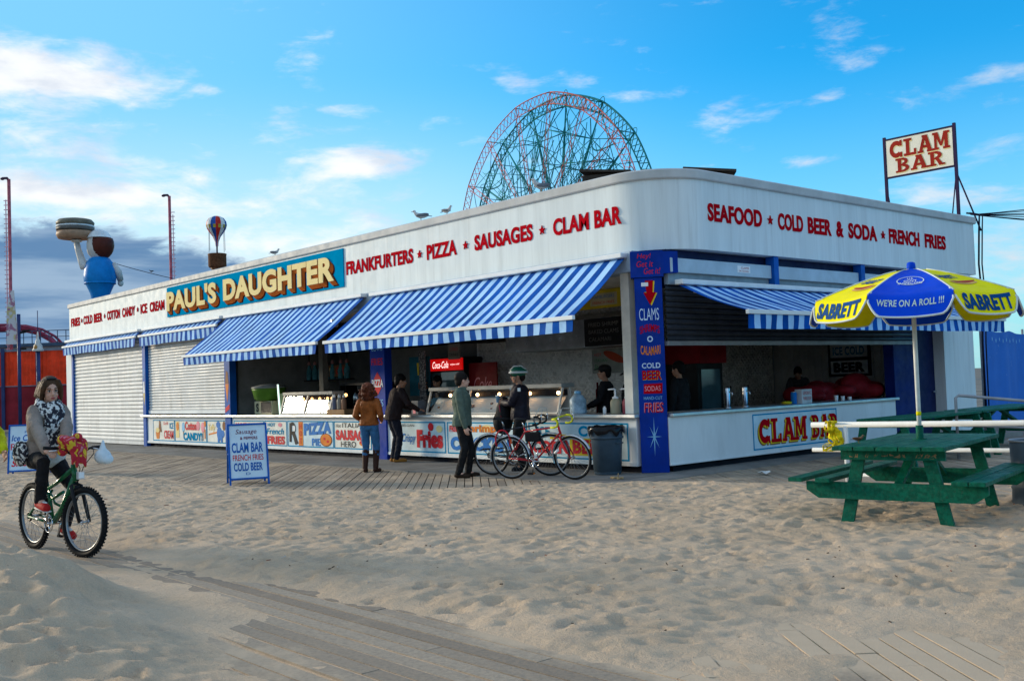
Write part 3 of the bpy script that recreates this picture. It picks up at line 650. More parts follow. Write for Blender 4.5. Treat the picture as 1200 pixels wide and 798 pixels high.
# pilaster painting
PY_ = -.206
pt = lambda s, x0, z0, wd, ht, mt, **k: (mt, T(s, Vector((x0, PY_, z0)), X, wd, ht, **k))
gp = lambda poly, mt, off=.002: (mt, G(poly, Vector((0, PY_, 0)), X, off))
paint(p3, [pt('CLAMS', -8.0, 2.28, .42, .15, LBL), pt('FRIES', -8.0, 1.98, .42, .15, PRED, bold=.02), gp([(-7.79, 1.84), (-7.66, 1.7), (-7.66, 1.5), (-7.79, 1.36), (-7.92, 1.5), (-7.92, 1.7)], PRED), pt('PIZZA', -8.0, 1.52, .42, .16, WPT, bold=.02, off=.004), pt('ICES', -7.98, 1.12, .38, .14, LBL)])
paint(p2, [pt('ICE', -14.87, 2.5, .17, .1, LBL), pt('CR', -14.87, 2.36, .17, .1, LBL), gp([(-14.78, 1.25), (-14.88, 1.75), (-14.68, 1.75)], ORG), gp([(-14.88, 1.76), (-14.68, 1.76), (-14.72, 2.05), (-14.82, 2.1)], BRN, .003), gp([(-14.9, 1.0), (-14.66, 1.1), (-14.66, 1.22), (-14.9, 1.12)], PRED, .003)])
paint(p1, [pt('ICE', -20.37, 2.2, .15, .12, LBL), pt('CR', -20.37, 2.05, .15, .12, LBL), gp([(-20.29, 1.2), (-20.35, 1.6), (-20.22, 1.6)], CRM), gp([(-20.35, 1.61), (-20.22, 1.61), (-20.25, 1.95), (-20.32, 1.95)], WPT, .003)])
# fascia lettering: raised red block letters
def fl(words, stars, o, xd, z=4.035, h=.30, bold=.038):
    def f(m, i):
        for s, a, b_ in words: m.text(s, o+Vector(xd)*a+Z*z, xd, Z, b_-a, h, dep=.010, m=i, bold=bold, off=.001)
        for c in stars: m.prism(star(c, z+h*.48, .085), o, xd, Z, .02, i, .001)
    return f
E0 = Vector((0, -.001, 0))
paint(bar, [(RED, fl([('FRANKFURTERS', -9.19, -6.66), ('PIZZA', -6.19, -5.22), ('SAUSAGES', -4.67, -3.03), ('CLAM', -2.50, -1.63), ('BAR', -1.50, -.89)], [-6.43, -4.94, -2.78], E0, X))], 'fascia_lettering')
paint(bar, [(RED, fl([('FRIES', -27.2, -26.3), ('COLD', -25.95, -25.1), ('BEER', -24.95, -24.17), ('COTTON', -23.73, -22.62), ('CANDY', -22.42, -21.36), ('ICE', -20.93, -20.42), ('CREAM', -20.22, -19.13)], [], E0, X))]+
      [(RED, (lambda c: lambda m, i: m.prism(star(c, 4.19, .08), E0, X, Z, .02, i, .001))(c)) for c in (-26.12, -23.95, -21.15)], 'fascia_lettering')
paint(bar, [(RED, fl([('SEAFOOD', 1.10, 2.60), ('COLD', 3.08, 3.82), ('BEER', 3.98, 4.40), ('&', 4.62, 4.98) if 0 else ('BEER', 3.98, 4.40)], [2.84], Vector((.001, 0, 0)), Y))] if 0 else
      [(RED, fl([('SEAFOOD', 1.10, 2.60), ('COLD', 3.08, 3.86), ('BEER', 4.02, 4.80), ('&', 4.97, 5.22), ('SODA', 5.40, 6.45), ('FRENCH', 6.92, 8.16), ('FRIES', 8.40, 9.32)], [2.84, 6.68], Vector((.001, 0, 0)), Y))], 'fascia_lettering')

# ---- the big shop sign
sg = thing('shop_sign', 'long blue fascia sign with raised cream letters, third panel of the roof front', 'sign', (-14.08, -.002, 4.22))
sg['label'] = 'long blue sign with raised cream letters on the white fascia'
m = MB(); m.bx(-4.80, 4.80, -.03, 0, -.43, .43); m.build('panel', CYAN, sg)
SHAD = mat('sign shadow paint', (.03, .008, .008), .95, spec=0); SIDE = mat('sign letter side', (.36, .09, .02), .95, spec=0)
for nm, mt, steps, d0, dp_ in (('letter_shadow', SHAD, [(.17, -.13)], .031, .003), ('letter_side', SIDE, [(.12-.02*i, -.10+.0167*i) for i in range(6)], .036, .003), ('letter_face', CRM, [(0, 0)], .058, .012)):
    for s, a, b_ in (("PAUL'S", -4.75, -1.50), ('DAUGHTER', -1.08, 4.46)):
        m = MB()
        for q, (sx_, sz_) in enumerate(steps):
            m.text(s, Vector((a+sx_, -d0-q*.0035, -.27+sz_)), X, Z, b_-a, .58, dep=dp_, bold=.045)
        m.build(nm, mt, sg)
# ---- roof sign
rs = thing('roof_sign', 'white roof sign with dark red slab letters on two posts above the corner roof', 'sign', (-1.02, 10.4, 4.55))
m = MB(); m.bx(-.80, .80, -.02, .02, 1.50, 2.36); pn = m.build('panel', mat('sign cream white', (.84, .80, .66), .5, var=.05), rs)
m = MB(); m.bx(-.82, .82, -.03, .03, 2.362, 2.40); m.bx(-.82, .82, -.03, .03, 1.46, 1.498); m.build('frame', mat('dark sign frame', (.03, .02, .06), .5), rs)
POST = mat('sign post', (.035, .02, .06), .5, .3)
for s in (-1, 1):
    m = MB(); m.beam((s*.845, 0, 0), (s*.845, 0, 2.45), .06, .06); m.build('post', POST, rs)
    m = MB(); m.tube([(s*.845, .02, 1.3), (s*.845+.28*s, .45, .0)], .018, 6); m.tube([(s*.845, -.02, 1.3), (s*.845-.2*s, -.0, .0)], .014, 6); m.build('brace', POST, rs)
DR = mat('dark red paint', (.34, .02, .01), .5)
paint(rs, [(CRM, lambda m, i: (slab(m, 'CLAM', Vector((-.70, -.02, 1.89)), X, Z, 1.38, .40, i, .001), slab(m, 'BAR', Vector((-.56, -.02, 1.54)), X, Z, 1.13, .33, i, .001))),
           (DR, lambda m, i: (slab(m, 'CLAM', Vector((-.72, -.02, 1.915)), X, Z, 1.38, .40, i, .006), slab(m, 'BAR', Vector((-.58, -.02, 1.56)), X, Z, 1.13, .33, i, .006)))])

# ---- awnings
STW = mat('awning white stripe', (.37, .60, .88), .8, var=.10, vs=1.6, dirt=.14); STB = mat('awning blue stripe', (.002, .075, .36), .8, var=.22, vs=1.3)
BARW = mat('awning bar white', (.72, .74, .74), .4, var=.05)
def awning(label, L, proj, drop, val, nst, loc, rz, lead=0, z_val=None):
    """canopy slopes from the wall (y=0) to y=-proj; x runs along the wall 0..L"""
    t_ = thing('awning', label, 'awning', loc, rz, 'striped awnings on the snack bar')
    m = MB(); w_ = L/nst; NS = 6
    for i in range(nst):
        P = []
        for k in range(NS+1):
            f = k/NS; sag = -.03*math.sin(f*PI)*min(1, proj)
            for xx in (i*w_, (i+1)*w_): P.append((xx, -proj*f, -drop*f+sag+(.011*math.sin(xx*2.1+f*3+L)+.007*math.sin(xx*5.3-f*5)+.006*math.sin(xx*11+L*3))*math.sin(f*PI)*min(1, proj)))
        P2 = [(p[0], p[1], p[2]-.006) for p in P]
        m.add(P, [(2*k, 2*k+2, 2*k+3, 2*k+1) for k in range(NS)], i % 2, True)
        m.add(P2, [(2*k, 2*k+1, 2*k+3, 2*k+2) for k in range(NS)], i % 2, True)
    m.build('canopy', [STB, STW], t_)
    m = MB()
    for i in range(nst):
        P = []
        for k in range(4):
            f = k/3
            for q in range(4):
                xx = (i+q/3)*w_; P.append((xx, -proj-.012+.012*math.sin(xx*9+f*2)*f+.02*f*math.sin(xx*1.7), -drop-.05-val*f-.006*math.sin(xx*2.3)*f))
        fs = [(4*k+q, 4*k+4+q, 4*k+5+q, 4*k+1+q) for k in range(3) for q in range(3)]
        m.add(P, fs, i % 2, True); m.add([(p[0], p[1]+.006, p[2]) for p in P], [f_[::-1] for f_ in fs], i % 2, True)
    m.build('valance', [STB, STW], t_)
    m = MB(); m.bx(-.03, L+.03, -proj-.045, -proj+.015, -drop-.055, -drop+.012); m.build('front_bar', BARW, t_, bevel=.008)
    m = MB(); m.bx(-.02, L+.02, -.10, .06, .005, .085); m.build('roller_casing', BARW, t_, bevel=.015)
    if proj > .6:
        for xx in (.35, L-.35):
            s = 1 if xx < L/2 else -1; m = MB(); el_ = (xx+s*.55*min(1, L/4), -proj*.5, -drop*.55-.07)
            m.beam((xx, -.02, -.10), el_, .05, .03); m.beam(el_, (xx, -proj+.02, -drop-.04), .045, .03); m.build('folding_arm', BARW, t_)
    return t_
awning('small striped awning, rolled half in, above the tall white shutter at the far end', 6.55, .15, .13, .26, 43, (-27.15, -.16, 3.47), 0)
awning('small striped awning, rolled half in, above the shutter with the painted candy panels', 5.20, .17, .14, .27, 35, (-20.25, -.16, 3.47), 0)
awning('large striped awning over the dark bay between the closed shutters and the pizza pilaster', 6.53, 1.21, .96, .19, 45, (-14.81, -.15, 3.46), 0)
awning('largest striped awning over the front counter, ending at the corner column', 7.22, 1.21, .95, .19, 49, (-7.95, -.15, 3.44), 0)
awning('striped awning over the clam counter, partly behind the yellow and blue parasol', 8.70, 1.29, .50, .22, 59, (0, .28, 2.96), R(90))
# ================================================================ BACKGROUND
# observation wheel far behind the roof
fw = thing('ferris_wheel', 'giant ferris wheel with red and teal lattice rims rising behind the roof', 'ferris wheel', (-103.3, 96.2, 0))
fwd = Vector((F.x, F.y, 0)).normalized(); rgt = Vector((rr.x, rr.y, 0)).normalized()
WN = (rgt*-.8-fwd*.6); WH = (rgt*.6-fwd*.8)
WRED = mat('wheel red paint', (.52, .15, .13), .5, var=.2, vs=.3); WTEAL = mat('wheel teal paint', (.01, .20, .22), .5, var=.2, vs=.3)
def wp(r, deg, n): a = R(deg); return WH*(r*math.sin(a))+Z*(23+r*math.cos(a))+WN*n
A0 = 9.0; ST_ = 22.5
def wrim(n, rd, m, Ro=22.1, Ri=20.4):
    for i in range(16):
        a, b_ = A0+i*ST_, A0+(i+1)*ST_
        O = [wp(Ro-.12*math.sin(q/8*PI), a+(b_-a)*q/8, n) for q in range(9)]; I = [wp(Ri-.12*math.sin(q/8*PI), a+(b_-a)*q/8, n) for q in range(9)]
        m.tube(O, rd, 4); m.tube(I, rd*.8, 4); m.tube([O[0], I[0]], rd, 4)
        for k in range(8):
            m.tube([O[k], I[k+1]], rd*.5, 3, cap=False); m.tube([I[k], O[k+1]], rd*.5, 3, cap=False)
m = MB(); wrim(1.6, .10, m); m.build('front_rim', WRED, fw)
m = MB(); wrim(-1.6, .16, m); m.build('rear_rim', WTEAL, fw)
for i in range(16):
    m = MB(); a = A0+i*ST_; P, Q = wp(20.9, a, 1.6), wp(2.2, a, 2.0)
    sd_ = (wp(10, a+90, 0)-wp(0, 0, 0)).normalized()*.42
    m.tube([P-sd_, Q-sd_*.6], .07, 4); m.tube([P+sd_, Q+sd_*.6], .07, 4)
    for k in range(18):
        f, g = k/18, (k+1)/18; s = 1 if k % 2 else -1
        m.tube([P.lerp(Q, f)-sd_*s, P.lerp(Q, g)+sd_*s], .05, 3, cap=False)
    m.build('spoke', WRED, fw)
m = MB()
rw = random.Random(5)
for i in range(16):
    a = A0+i*ST_
    m.tube([wp(20.9, a, -1.6), wp(2.2, a, -2.0)], .15, 4)
    for q in range(3):
        m.tube([wp(rw.uniform(15, 20.5), a+rw.uniform(0, 22), -1.6), wp(rw.uniform(4, 14), a+rw.uniform(-20, 40), rw.uniform(-1.6, 1.4))], .075, 3)
    m.tube([wp(20.9, a, -1.6), wp(2.5, a+14, -2)], .07, 3); m.tube([wp(20.9, a, -1.6), wp(2.5, a-14, -2)], .07, 3)
    m.tube([wp(22.0, a, -1.6), wp(22.0, a, 1.6)], .08, 3); m.tube([wp(20.4, a, 1.6), wp(20.4, a+ST_, -1.6)], .06, 3); m.tube([wp(20.4, a, -1.6), wp(20.4, a+ST_, 1.6)], .06, 3)
    for rad_, t2 in ((16.5, .10), (11.5, .09), (7, .08)):
        for n in (-1.7, 1.7):
            m.tube([wp(rad_, a, n), wp(rad_, a+ST_, n)], t2*(1 if n < 0 else .7), 3)
        m.tube([wp(rad_, a, 1.7), wp(rad_, a, -1.7)], .07, 3)
    for (ra, rb) in ((20.9, 16.5), (16.5, 11.5), (11.5, 7)):
        m.tube([wp(ra, a, -1.7), wp(rb, a+ST_, -1.7)], .075, 3); m.tube([wp(rb, a, -1.7), wp(ra, a+ST_, -1.7)], .075, 3)
        m.tube([wp(ra, a+ST_*.5, -1.7), wp(rb, a+rw.uniform(-.3, 1.3)*ST_, 1.2)], .06, 3)
m.build('bracing', WTEAL, fw)
m = MB()
for i in range(16):   # small loops where the car tracks turn at the rim, and the inner curved tracks
    a = A0+i*ST_
    m.tube([wp(22.1+.75*math.sin(R(q*18)), a-1.6+q*.32, -1.4) for q in range(11)], .06, 4)
    if i % 2: m.tube([wp(19.5-3.4*math.sin(q/12*PI), a+1+q*1.7, 0) for q in range(13)], .11, 4)
m.build('car_rails', WTEAL, fw)
m = MB()
for i in range(16):
    for q in range(13):
        a = A0+(i+rw.random())*ST_; m.tube([wp(rw.uniform(13, 20.4), a, rw.choice((-1.6, 1.5))), wp(rw.uniform(3, 15), a+rw.uniform(-34, 34), rw.uniform(-1.6, 1.6))], .055, 3)
m.build('tie_rods', WTEAL, fw)
m = MB(); m.tube([wp(0, 0, 3.2), wp(0, 0, -3.2)], 1.6, 14); m.build('hub', WRED, fw)
for n in (2.6, -2.6):
    for s in (-1, 1):
        m = MB(); m.beam(wp(0, 0, n), WH*(s*11)+WN*n*2.2, .6, .6); m.build('leg', WTEAL, fw)

# two tall rung masts on the left
MAST = mat('rust pink mast', (.40, .10, .13), .6, var=.2); MASTD = mat('mast dark', (.06, .035, .06), .6)
def mast(x, y, top, label):
    t_ = thing('rung_mast', label, 'mast', (x, y, 0), 0, 'tall rung masts beyond the snack bar')
    m = MB(); m.tube([(0, 0, 0), (0, 0, top)], .095, 8); m.build('pole', MAST, t_)
    m = MB(); m.tube([(0, 0, top-.1), (-.06, -.08, top+.06), (-.25, -.28, top+.06)], .08, 6); m.ell((-.25, -.28, top+.03), (.14, .12, .08)); m.build('lamp_head', MASTD, t_)
    m = MB(); d_ = rgt
    m.tube([Vector((0, 0, 1))+d_*.20*(-1 if x < -53.2 else 1), Vector((0, 0, top-1.2))+d_*.20*(-1 if x < -53.2 else 1)], .03, 4)
    z_ = 1.0
    while z_ < top-1:
        m.beam(Vector((0, 0, z_)), Vector((0, 0, z_))+d_*.32*(-1 if x < -53.2 else 1), .04, .04); z_ += .27
    m.build('rungs', mat('mast rungs', (.55, .33, .38), .6), t_)
mast(-53.5, 5.35, 14.4, 'tall thin pink mast with side rungs above the striped feather banner')
mast(-52.95, 14.75, 14.2, 'tall thin mast with side rungs between the burger statue and balloon ride')

# rooftop statue holding up a giant sandwich (seen from behind)
st = thing('rooftop_statue', 'rooftop statue in blue dress lifting a giant sandwich above its head', 'statue', (-26.50, .78, 4.55), math.atan2(-rr.y, -rr.x))
SBL = mat('statue blue', (.006, .19, .52), .35, var=.1); SSK = mat('statue cream skin', (.55, .54, .52), .4, var=.08); SHR = mat('statue brown hair', (.085, .022, .015), .4, var=.1); SWH = mat('statue white cap', (.66, .70, .72), .4)
k9 = 1.0
m = MB(); m.lathe([(.27, 0), (.29, .35), (.33, .62), (.44, .88), (.53, 1.05), (.55, 1.22), (.53, 1.45), (.45, 1.72), (.34, 1.88), (.16, 1.96)], 28); m.build('dress', SBL, st)
m = MB(); m.torus((0, 0, 1.0), Z, .505, .035, 32, 6); m.build('apron_hem', SBL, st)
m = MB(); m.tube([(.36, .12, 1.66), (.52, .10, 1.62), (.62, .06, 1.86), (.74, .02, 2.22), (.80, 0, 2.46)], [.15, .16, .13, .11, .10], 12); m.ell((.80, 0, 2.54), (.2, .17, .07)); m.build('raised_arm', SSK, st)
m = MB(); m.tube([(-.40, -.1, 1.66), (-.60, -.14, 1.4), (-.62, -.28, 1.12)], [.15, .13, .11], 10); m.ell((-.60, -.34, 1.02), (.1, .12, .12)); m.build('lowered_arm', SSK, st)
m = MB(); m.ell((.02, 0, 2.34), (.45, .42, .54)); m.ell((.26, .10, 2.22), (.24, .26, .30)); m.ell((.50, .0, 2.3), (.07, .07, .1)); hd = m.build('head', SSK, st); hd.rotation_euler = (0, 0, -.95)
m = MB(); m.ell((-.04, -.06, 2.36), (.47, .43, .52), nu=20, nv=14)
m.v = [(x, y, min(z, 2.60+.02*x)) for x, y, z in m.v]; m.build('hair', SHR, hd)
m = MB(); m.ell((.01, 0, 2.50), (.455, .425, .42), nu=22, nv=12); m.v = [(x, y, max(z, 2.605)) for x, y, z in m.v]; m.build('cap', SWH, hd)
SO = (.84, 0, 0); BUNL = mat('statue bun', (.36, .22, .14), .5, var=.15, vs=4)
m = MB(); m.lathe([(.45, 2.60), (.58, 2.62), (.64, 2.74), (.62, 2.86), (.5, 2.88)], 30, SO); sw = m.build('sandwich', BUNL, st)
m = MB(); m.lathe([(.50, 2.882), (.63, 2.90), (.64, 3.00), (.50, 3.01)], 30, SO); m.build('filling_layer', mat('statue filling', (.13, .12, .11), .5), sw)
m = MB(); m.lathe([(.50, 3.012), (.635, 3.02), (.64, 3.07), (.5, 3.08)], 30, SO); m.build('cream_layer', SWH, sw)
m = MB(); m.lathe([(.50, 3.082), (.62, 3.09), (.64, 3.18), (.56, 3.28), (.28, 3.33), (0.01, 3.34)], 30, SO); m.build('top_bun', mat('statue top bun', (.17, .15, .115), .5, var=.15, vs=4), sw)
# balloon ride
br = thing('balloon_ride', 'small striped hot air balloon ride with brown basket behind the roof', 'balloon ride', (-54.8, 18.8, 0))
m = MB(); BM = [mat('balloon red', (.50, .03, .02), .4), mat('balloon white', (.65, .66, .64), .4), mat('balloon blue', (.02, .08, .30), .4), mat('balloon gold', (.42, .33, .05), .4)]
prof = [(.09, 11.45), (.12, 11.75), (.26, 12.1), (.48, 12.4), (.63, 12.65), (.69, 12.88), (.65, 13.12), (.5, 13.35), (.26, 13.48), (.02, 13.52)]
NB = 24
for i in range(len(prof)-1):
    for j in range(NB):
        q = [(prof[a][0]*math.cos(2*PI*b_/NB), prof[a][0]*math.sin(2*PI*b_/NB), prof[a][1]) for a, b_ in ((i, j), (i, j+1), (i+1, j+1), (i+1, j))]
        mi = (j//2+1) % 3 if i != 4 else (3 if j % 2 else (j//2+1) % 3)
        m.add(q, [(0, 1, 2, 3)], mi, True)
m.build('envelope', BM, br)
m = MB(); m.tube([(0, 0, 0), (0, 0, 11.8)], .06, 6); m.build('mast', MASTD, br)
m = MB(); m.lathe([(.52, 10.0), (.60, 10.1), (.60, 10.85), (.64, 10.9), (.60, 10.94), (.5, 10.94)], 18); m.lathe([(.3, 9.4), (.36, 9.8), (.5, 10.0)], 14); m.build('basket', mat('wicker brown', (.14, .06, .03), .6, var=.25, vs=8), br)
m = MB()
for j in range(4): a = j*PI/2+.4; m.tube([(.7*math.cos(a), .7*math.sin(a), 11.1), (.68*math.cos(a), .68*math.sin(a), 12.7)], .015, 4)
m.build('ropes', MASTD, br)
m = MB(); m.lathe([(.5, 0), (.45, 9.4)], 10); m.build('tower', mat('pale ride tower', (.4, .45, .47), .5), br)

# red boarded wall with navy posts at the far left
wd_ = (Vector((-46.39, 6.09, 0))-Vector((-48.72, 3.44, 0))).normalized()
rwall = thing('red_fence', 'long red corrugated wall with navy posts beyond the shuttered end of the snack bar', 'fence', (-48.72, 3.44, 0), math.atan2(wd_.y, wd_.x))
m = MB(); vs = []
xs = np.arange(-12, 14.01, .11)
for i, x in enumerate(xs):
    y = .05 if i % 2 else 0
    vs += [(x, y, 2.3), (x, y, 4.12)]
m.add(vs, [(2*i, 2*i+2, 2*i+3, 2*i+1) for i in range(len(xs)-1)]); m.build('upper_panel', mat('red corrugated', (.85, .06, .018), .5, var=.18, vs=1.5), rwall)
m = MB(); m.bx(-12, 14, .0, .06, .0, 2.27); m.build('lower_panel', mat('maroon panel', (.25, .02, .03), .6, var=.2, vs=1), rwall)
m = MB(); m.bx(-12, 14, -.05, .08, 4.13, 4.22); m.bx(-12, 14, -.05, .0, 2.26, 2.31); m.build('rail', mat('grey rail', (.18, .2, .24), .5), rwall)
for x in np.arange(-11, 14, 1.85):
    m = MB(); m.bx(x, x+.17, -.14, -.051, 0, 4.3); m.build('post', mat('navy post', (.035, .05, .13), .5), rwall)
bb = thing('utility_box', 'low blue cabinet standing at the foot of the red wall', 'cabinet', (-45.6, 6.0, 0), math.atan2(wd_.y, wd_.x))
m = MB(); m.bx(-.5, .5, -.4, .0, 0, 1.0); m.build('body', BLUE2, bb, bevel=.03); m = MB(); m.bx(-.53, .53, -.43, .03, 1.0, 1.06); m.build('lid', BLUE, bb)
# flood lamp on the wall post
fl_ = thing('wall_lamp', 'small black flood lamp on a post of the red wall', 'lamp', (-44.55, 5.75, 3.05), math.atan2(wd_.y, wd_.x))
m = MB(); m.box((0, -.3, 0), (.32, .12, .24)); m.build('lamp_head', BLACK, fl_); m = MB(); m.beam((0, -.24, 0), (0, .1, -.05), .05, .05); m.build('bracket', BLACK, fl_); m = MB(); m.box((0, -.365, 0), (.26, .01, .18)); m.build('lens', mat('lamp lens', (.55, .56, .52), .3), fl_)
# feather banner and ice cream ornament
fb = thing('feather_banner', 'tall white feather banner with pink splashes on a navy pole at far left', 'banner', (-44.9, 3.1, 0), math.atan2(rr.y, rr.x))
m = MB(); m.tube([(.22, 0, 0), (.22, 0, 5.85)], .09, 8); m.build('pole', mat('navy post', (.035, .05, .13), .5), fb)
BAN = bpy.data.materials.new('splashed banner'); BAN.use_nodes = True; k = NT(BAN.node_tree)
tc = k.n.new('ShaderNodeTexCoord').outputs['Object']
k.put(k.n['Principled BSDF'].inputs['Base Color'], k.mix(k.rng(k.noise(tc, 2.1, 3), .53, .58), k.mix(k.rng(k.noise(k.mapping(tc, loc=(4, 2, 2)), 1.7, 2), .55, .6), (.50, .48, .50, 1), (.45, .38, .18, 1)), (.30, .12, .20, 1)))
m = MB(); P = []
for i in range(13):
    f = i/12; z_ = 4.35+f*2.7; wl = .34+.10*math.sin(f*3)-.30*f**3; P += [(-.28-wl*.4+f*.1, .02+.03*math.sin(f*7), z_), (.14-f*.12, .03*math.sin(f*5), z_)]
m.add(P, [(2*i, 2*i+1, 2*i+3, 2*i+2) for i in range(12)], 0, True); m.add([(x, y+.02, z_) for x, y, z_ in P], [(2*i, 2*i+2, 2*i+3, 2*i+1) for i in range(12)], 0, True); m.build('banner_cloth', BAN, fb)
m = MB(); m.beam((.22, 0, 4.9), (.6, -.05, 4.95), .06, .1); m.box((.62, -.05, 5.0), (.35, .14, .1)); m.beam((.22, 0, 4.1), (.6, -.05, 4.1), .06, .1); m.build('side_lamp', BLACK, fb)
co2 = thing('cone_ornament', 'small white ice cream swirl ornament on a navy post above the red wall', 'ornament', (-44.2, 4.0, 0))
m = MB(); m.tube([(0, 0, 0), (0, 0, 3.95)], .1, 8); m.tube([(0, 0, 4.9), (0, 0, 6.0)], .02, 5); m.build('post', mat('navy post', (.035, .05, .13), .5), co2)
m = MB(); m.lathe([(.24, 3.95), (.27, 4.02), (.21, 4.12), (.20, 4.24), (.12, 4.36), (.11, 4.48), (.05, 4.6), (.05, 4.75), (.02, 4.95)], 14); m.build('swirl', mat('ornament white', (.55, .53, .50), .5), co2)
m = MB(); m.ell((.10, -.14, 4.15), (.12, .09, .13)); m.build('fruit_painting', mat('ornament orange', (.40, .20, .06), .5), co2)
# coaster track and station
ct = thing('coaster_track', 'dark pink roller coaster track arching above the red wall at far left', 'roller coaster')
TP = [Vector(p) for p in ((-72.5, 6.6, 6.3), (-71.3, 7.9, 6.55), (-70.16, 9.24, 6.75), (-69.14, 10.4, 6.72), (-68.34, 11.32, 6.40), (-67.75, 12.02, 5.86), (-67.23, 12.67, 4.96), (-66.6, 13.4, 3.7), (-66.0, 14.1, 2.6))]
m = MB(); m.tube(TP, .20, 8); m.tube([p+Vector((-.5, .45, .25)) for p in TP], .10, 6); m.tube([p+Vector((.5, -.45, .25)) for p in TP], .10, 6)
for i in range(len(TP)-1):
    for f in (0, .5):
        p = TP[i].lerp(TP[i+1], f); m.beam(p+Vector((-.5, .45, .25)), p+Vector((.5, -.45, .25)), .07, .05)
m.build('rails', mat('coaster pink', (.25, .035, .07), .45), ct)
for p in (TP[1], TP[4], TP[6]):
    m = MB(); m.tube([(p.x, p.y, 0), p], .16, 8); m.build('support', mat('navy post', (.035, .05, .13), .5), ct)
sb = thing('ride_station', 'low grey station building with dark railing behind the red wall', 'building', (-62.5, 6.5, 0), math.atan2(rr.y, rr.x))
m = MB(); m.bx(-7, 5.5, 0, 4, 0, 5.0); m.build('wall', mat('station grey', (.28, .33, .36), .6, var=.12), sb)
m = MB(); m.bx(-7.2, 5.7, -.3, 4.2, 5.0, 5.2); m.build('roof', mat('station roof', (.05, .09, .14), .6), sb)
for x in (-5.5, -3, .9): m = MB(); m.bx(x, x+1.3, -.03, .02, 4.35, 4.85); m.build('window', mat('dark glass', (.02, .035, .05), .15), sb)
m = MB()
for x in np.arange(-7, 5.6, .55): m.beam((x, -.2, 5.2), (x, -.2, 6.0), .04, .04)
m.beam((-7, -.2, 6.0), (5.5, -.2, 6.0), .05, .05); m.beam((-7, -.2, 5.6), (5.5, -.2, 5.6), .04, .04); m.bx(-6.5, -4, .2, 1, 5.2, 6.3); m.build('railing', mat('dark slate rail', (.05, .08, .13), .5), sb)

# blue mesh screen at the right
bf = thing('blue_mesh_fence', 'blue fabric mesh fence with faded white scrawls beyond the white end pier', 'fence', (-.02, 10.95, 0), R(102.5))
BFM = bpy.data.materials.new('blue mesh fabric'); BFM.use_nodes = True; k = NT(BFM.node_tree)
tc = k.n.new('ShaderNodeTexCoord').outputs['Object']
sp = k.math('MULTIPLY', k.rng(k.noise(tc, 5.5, 5, .7, .8), .62, .66), k.rng(k.noise(tc, 1.4, 2), .45, .6))
k.put(k.n['Principled BSDF'].inputs['Base Color'], k.mix(k.math('MULTIPLY', sp, .6), k.mix(k.noise(tc, 2, 4), (.006, .10, .42, 1), (.012, .16, .60, 1)), (.3, .42, .6, 1))); k.n['Principled BSDF'].inputs['Roughness'].default_value = .8
m = MB(); N = 60; P = []
for i in range(N+1):
    x = i*.25; y = .05*math.sin(x*2.2)+.03*math.sin(x*5.1); P += [(x, y, .1), (x, y*.5, 2.36-.06*abs(math.sin(x*1.05)))]
m.add(P, [(2*i, 2*i+2, 2*i+3, 2*i+1) for i in range(N)], 0, True); m.add([(x, y+.012, z_) for x, y, z_ in P], [(2*i, 2*i+1, 2*i+3, 2*i+2) for i in range(N)], 0, True); m.build('mesh_screen', BFM, bf)
for x in np.arange(.1, 15, 2.5): m = MB(); m.tube([(x, .08, 0), (x, .08, 2.45)], .03, 8); m.build('post', GREYM, bf)
paint(bf, [(LBL, lambda m, i: [m.prism(star(.4+q*.4, 2.12-.03*(q % 2), .06), (0, -.10, 0), X, Z, .003, i) for q in range(9)])], 'painted_stars')
# cables at the roof corner
m = MB(); a = Vector((-.12, 10.86, 4.95)); rc = random.Random(2)
for i in range(7):
    e = a+Vector((4.5+rc.uniform(-.4, .6), 9+rc.uniform(-1, 1), 1.6+.42*i-1.9)); pts = []
    for q in range(15): f = q/14; p = a.lerp(e, f); pts.append((p.x, p.y, p.z-(.5+.11*i)*4*f*(1-f)*.35))
    m.tube(pts, .010, 5)
tag(m.build('overhead_cables', mat('cable black', (.012, .012, .03), .5)), 'bundle of sagging black cables running off from the roof corner', 'cable')
m = MB(); pts = [(-.15, 10.72, 4.98), (.06, 10.9, 4.92), (.09, 10.78, 4.6), (.06, 10.74, 3.8), (.10, 10.73, 3.0), (.06, 10.72, 2.0), (.05, 10.72, .6)]
m.tube(pts, .022, 6); m.tube([(p[0]+.05, p[1]+.05, p[2]) for p in pts], .016, 6)
tag(m.build('downlead_cable', mat('cable black', (.012, .012, .03), .5)), 'pair of dark cables hanging down the corner edge of the white end pier', 'cable')
# thin guy wire behind the statue with small birds is drawn as its own cable
m = MB(); w0, w1 = Vector((-29.6, 2.23, 6.75)), Vector((-26.6, 6.2, 5.5))
m.tube([w0.lerp(w1, q/10)-Z*(.12*4*(q/10)*(1-q/10)) for q in range(11)], .012, 4)
tag(m.build('roof_wire', mat('cable black', (.012, .012, .03), .5)), 'thin dark wire sagging behind the rooftop statue', 'cable')
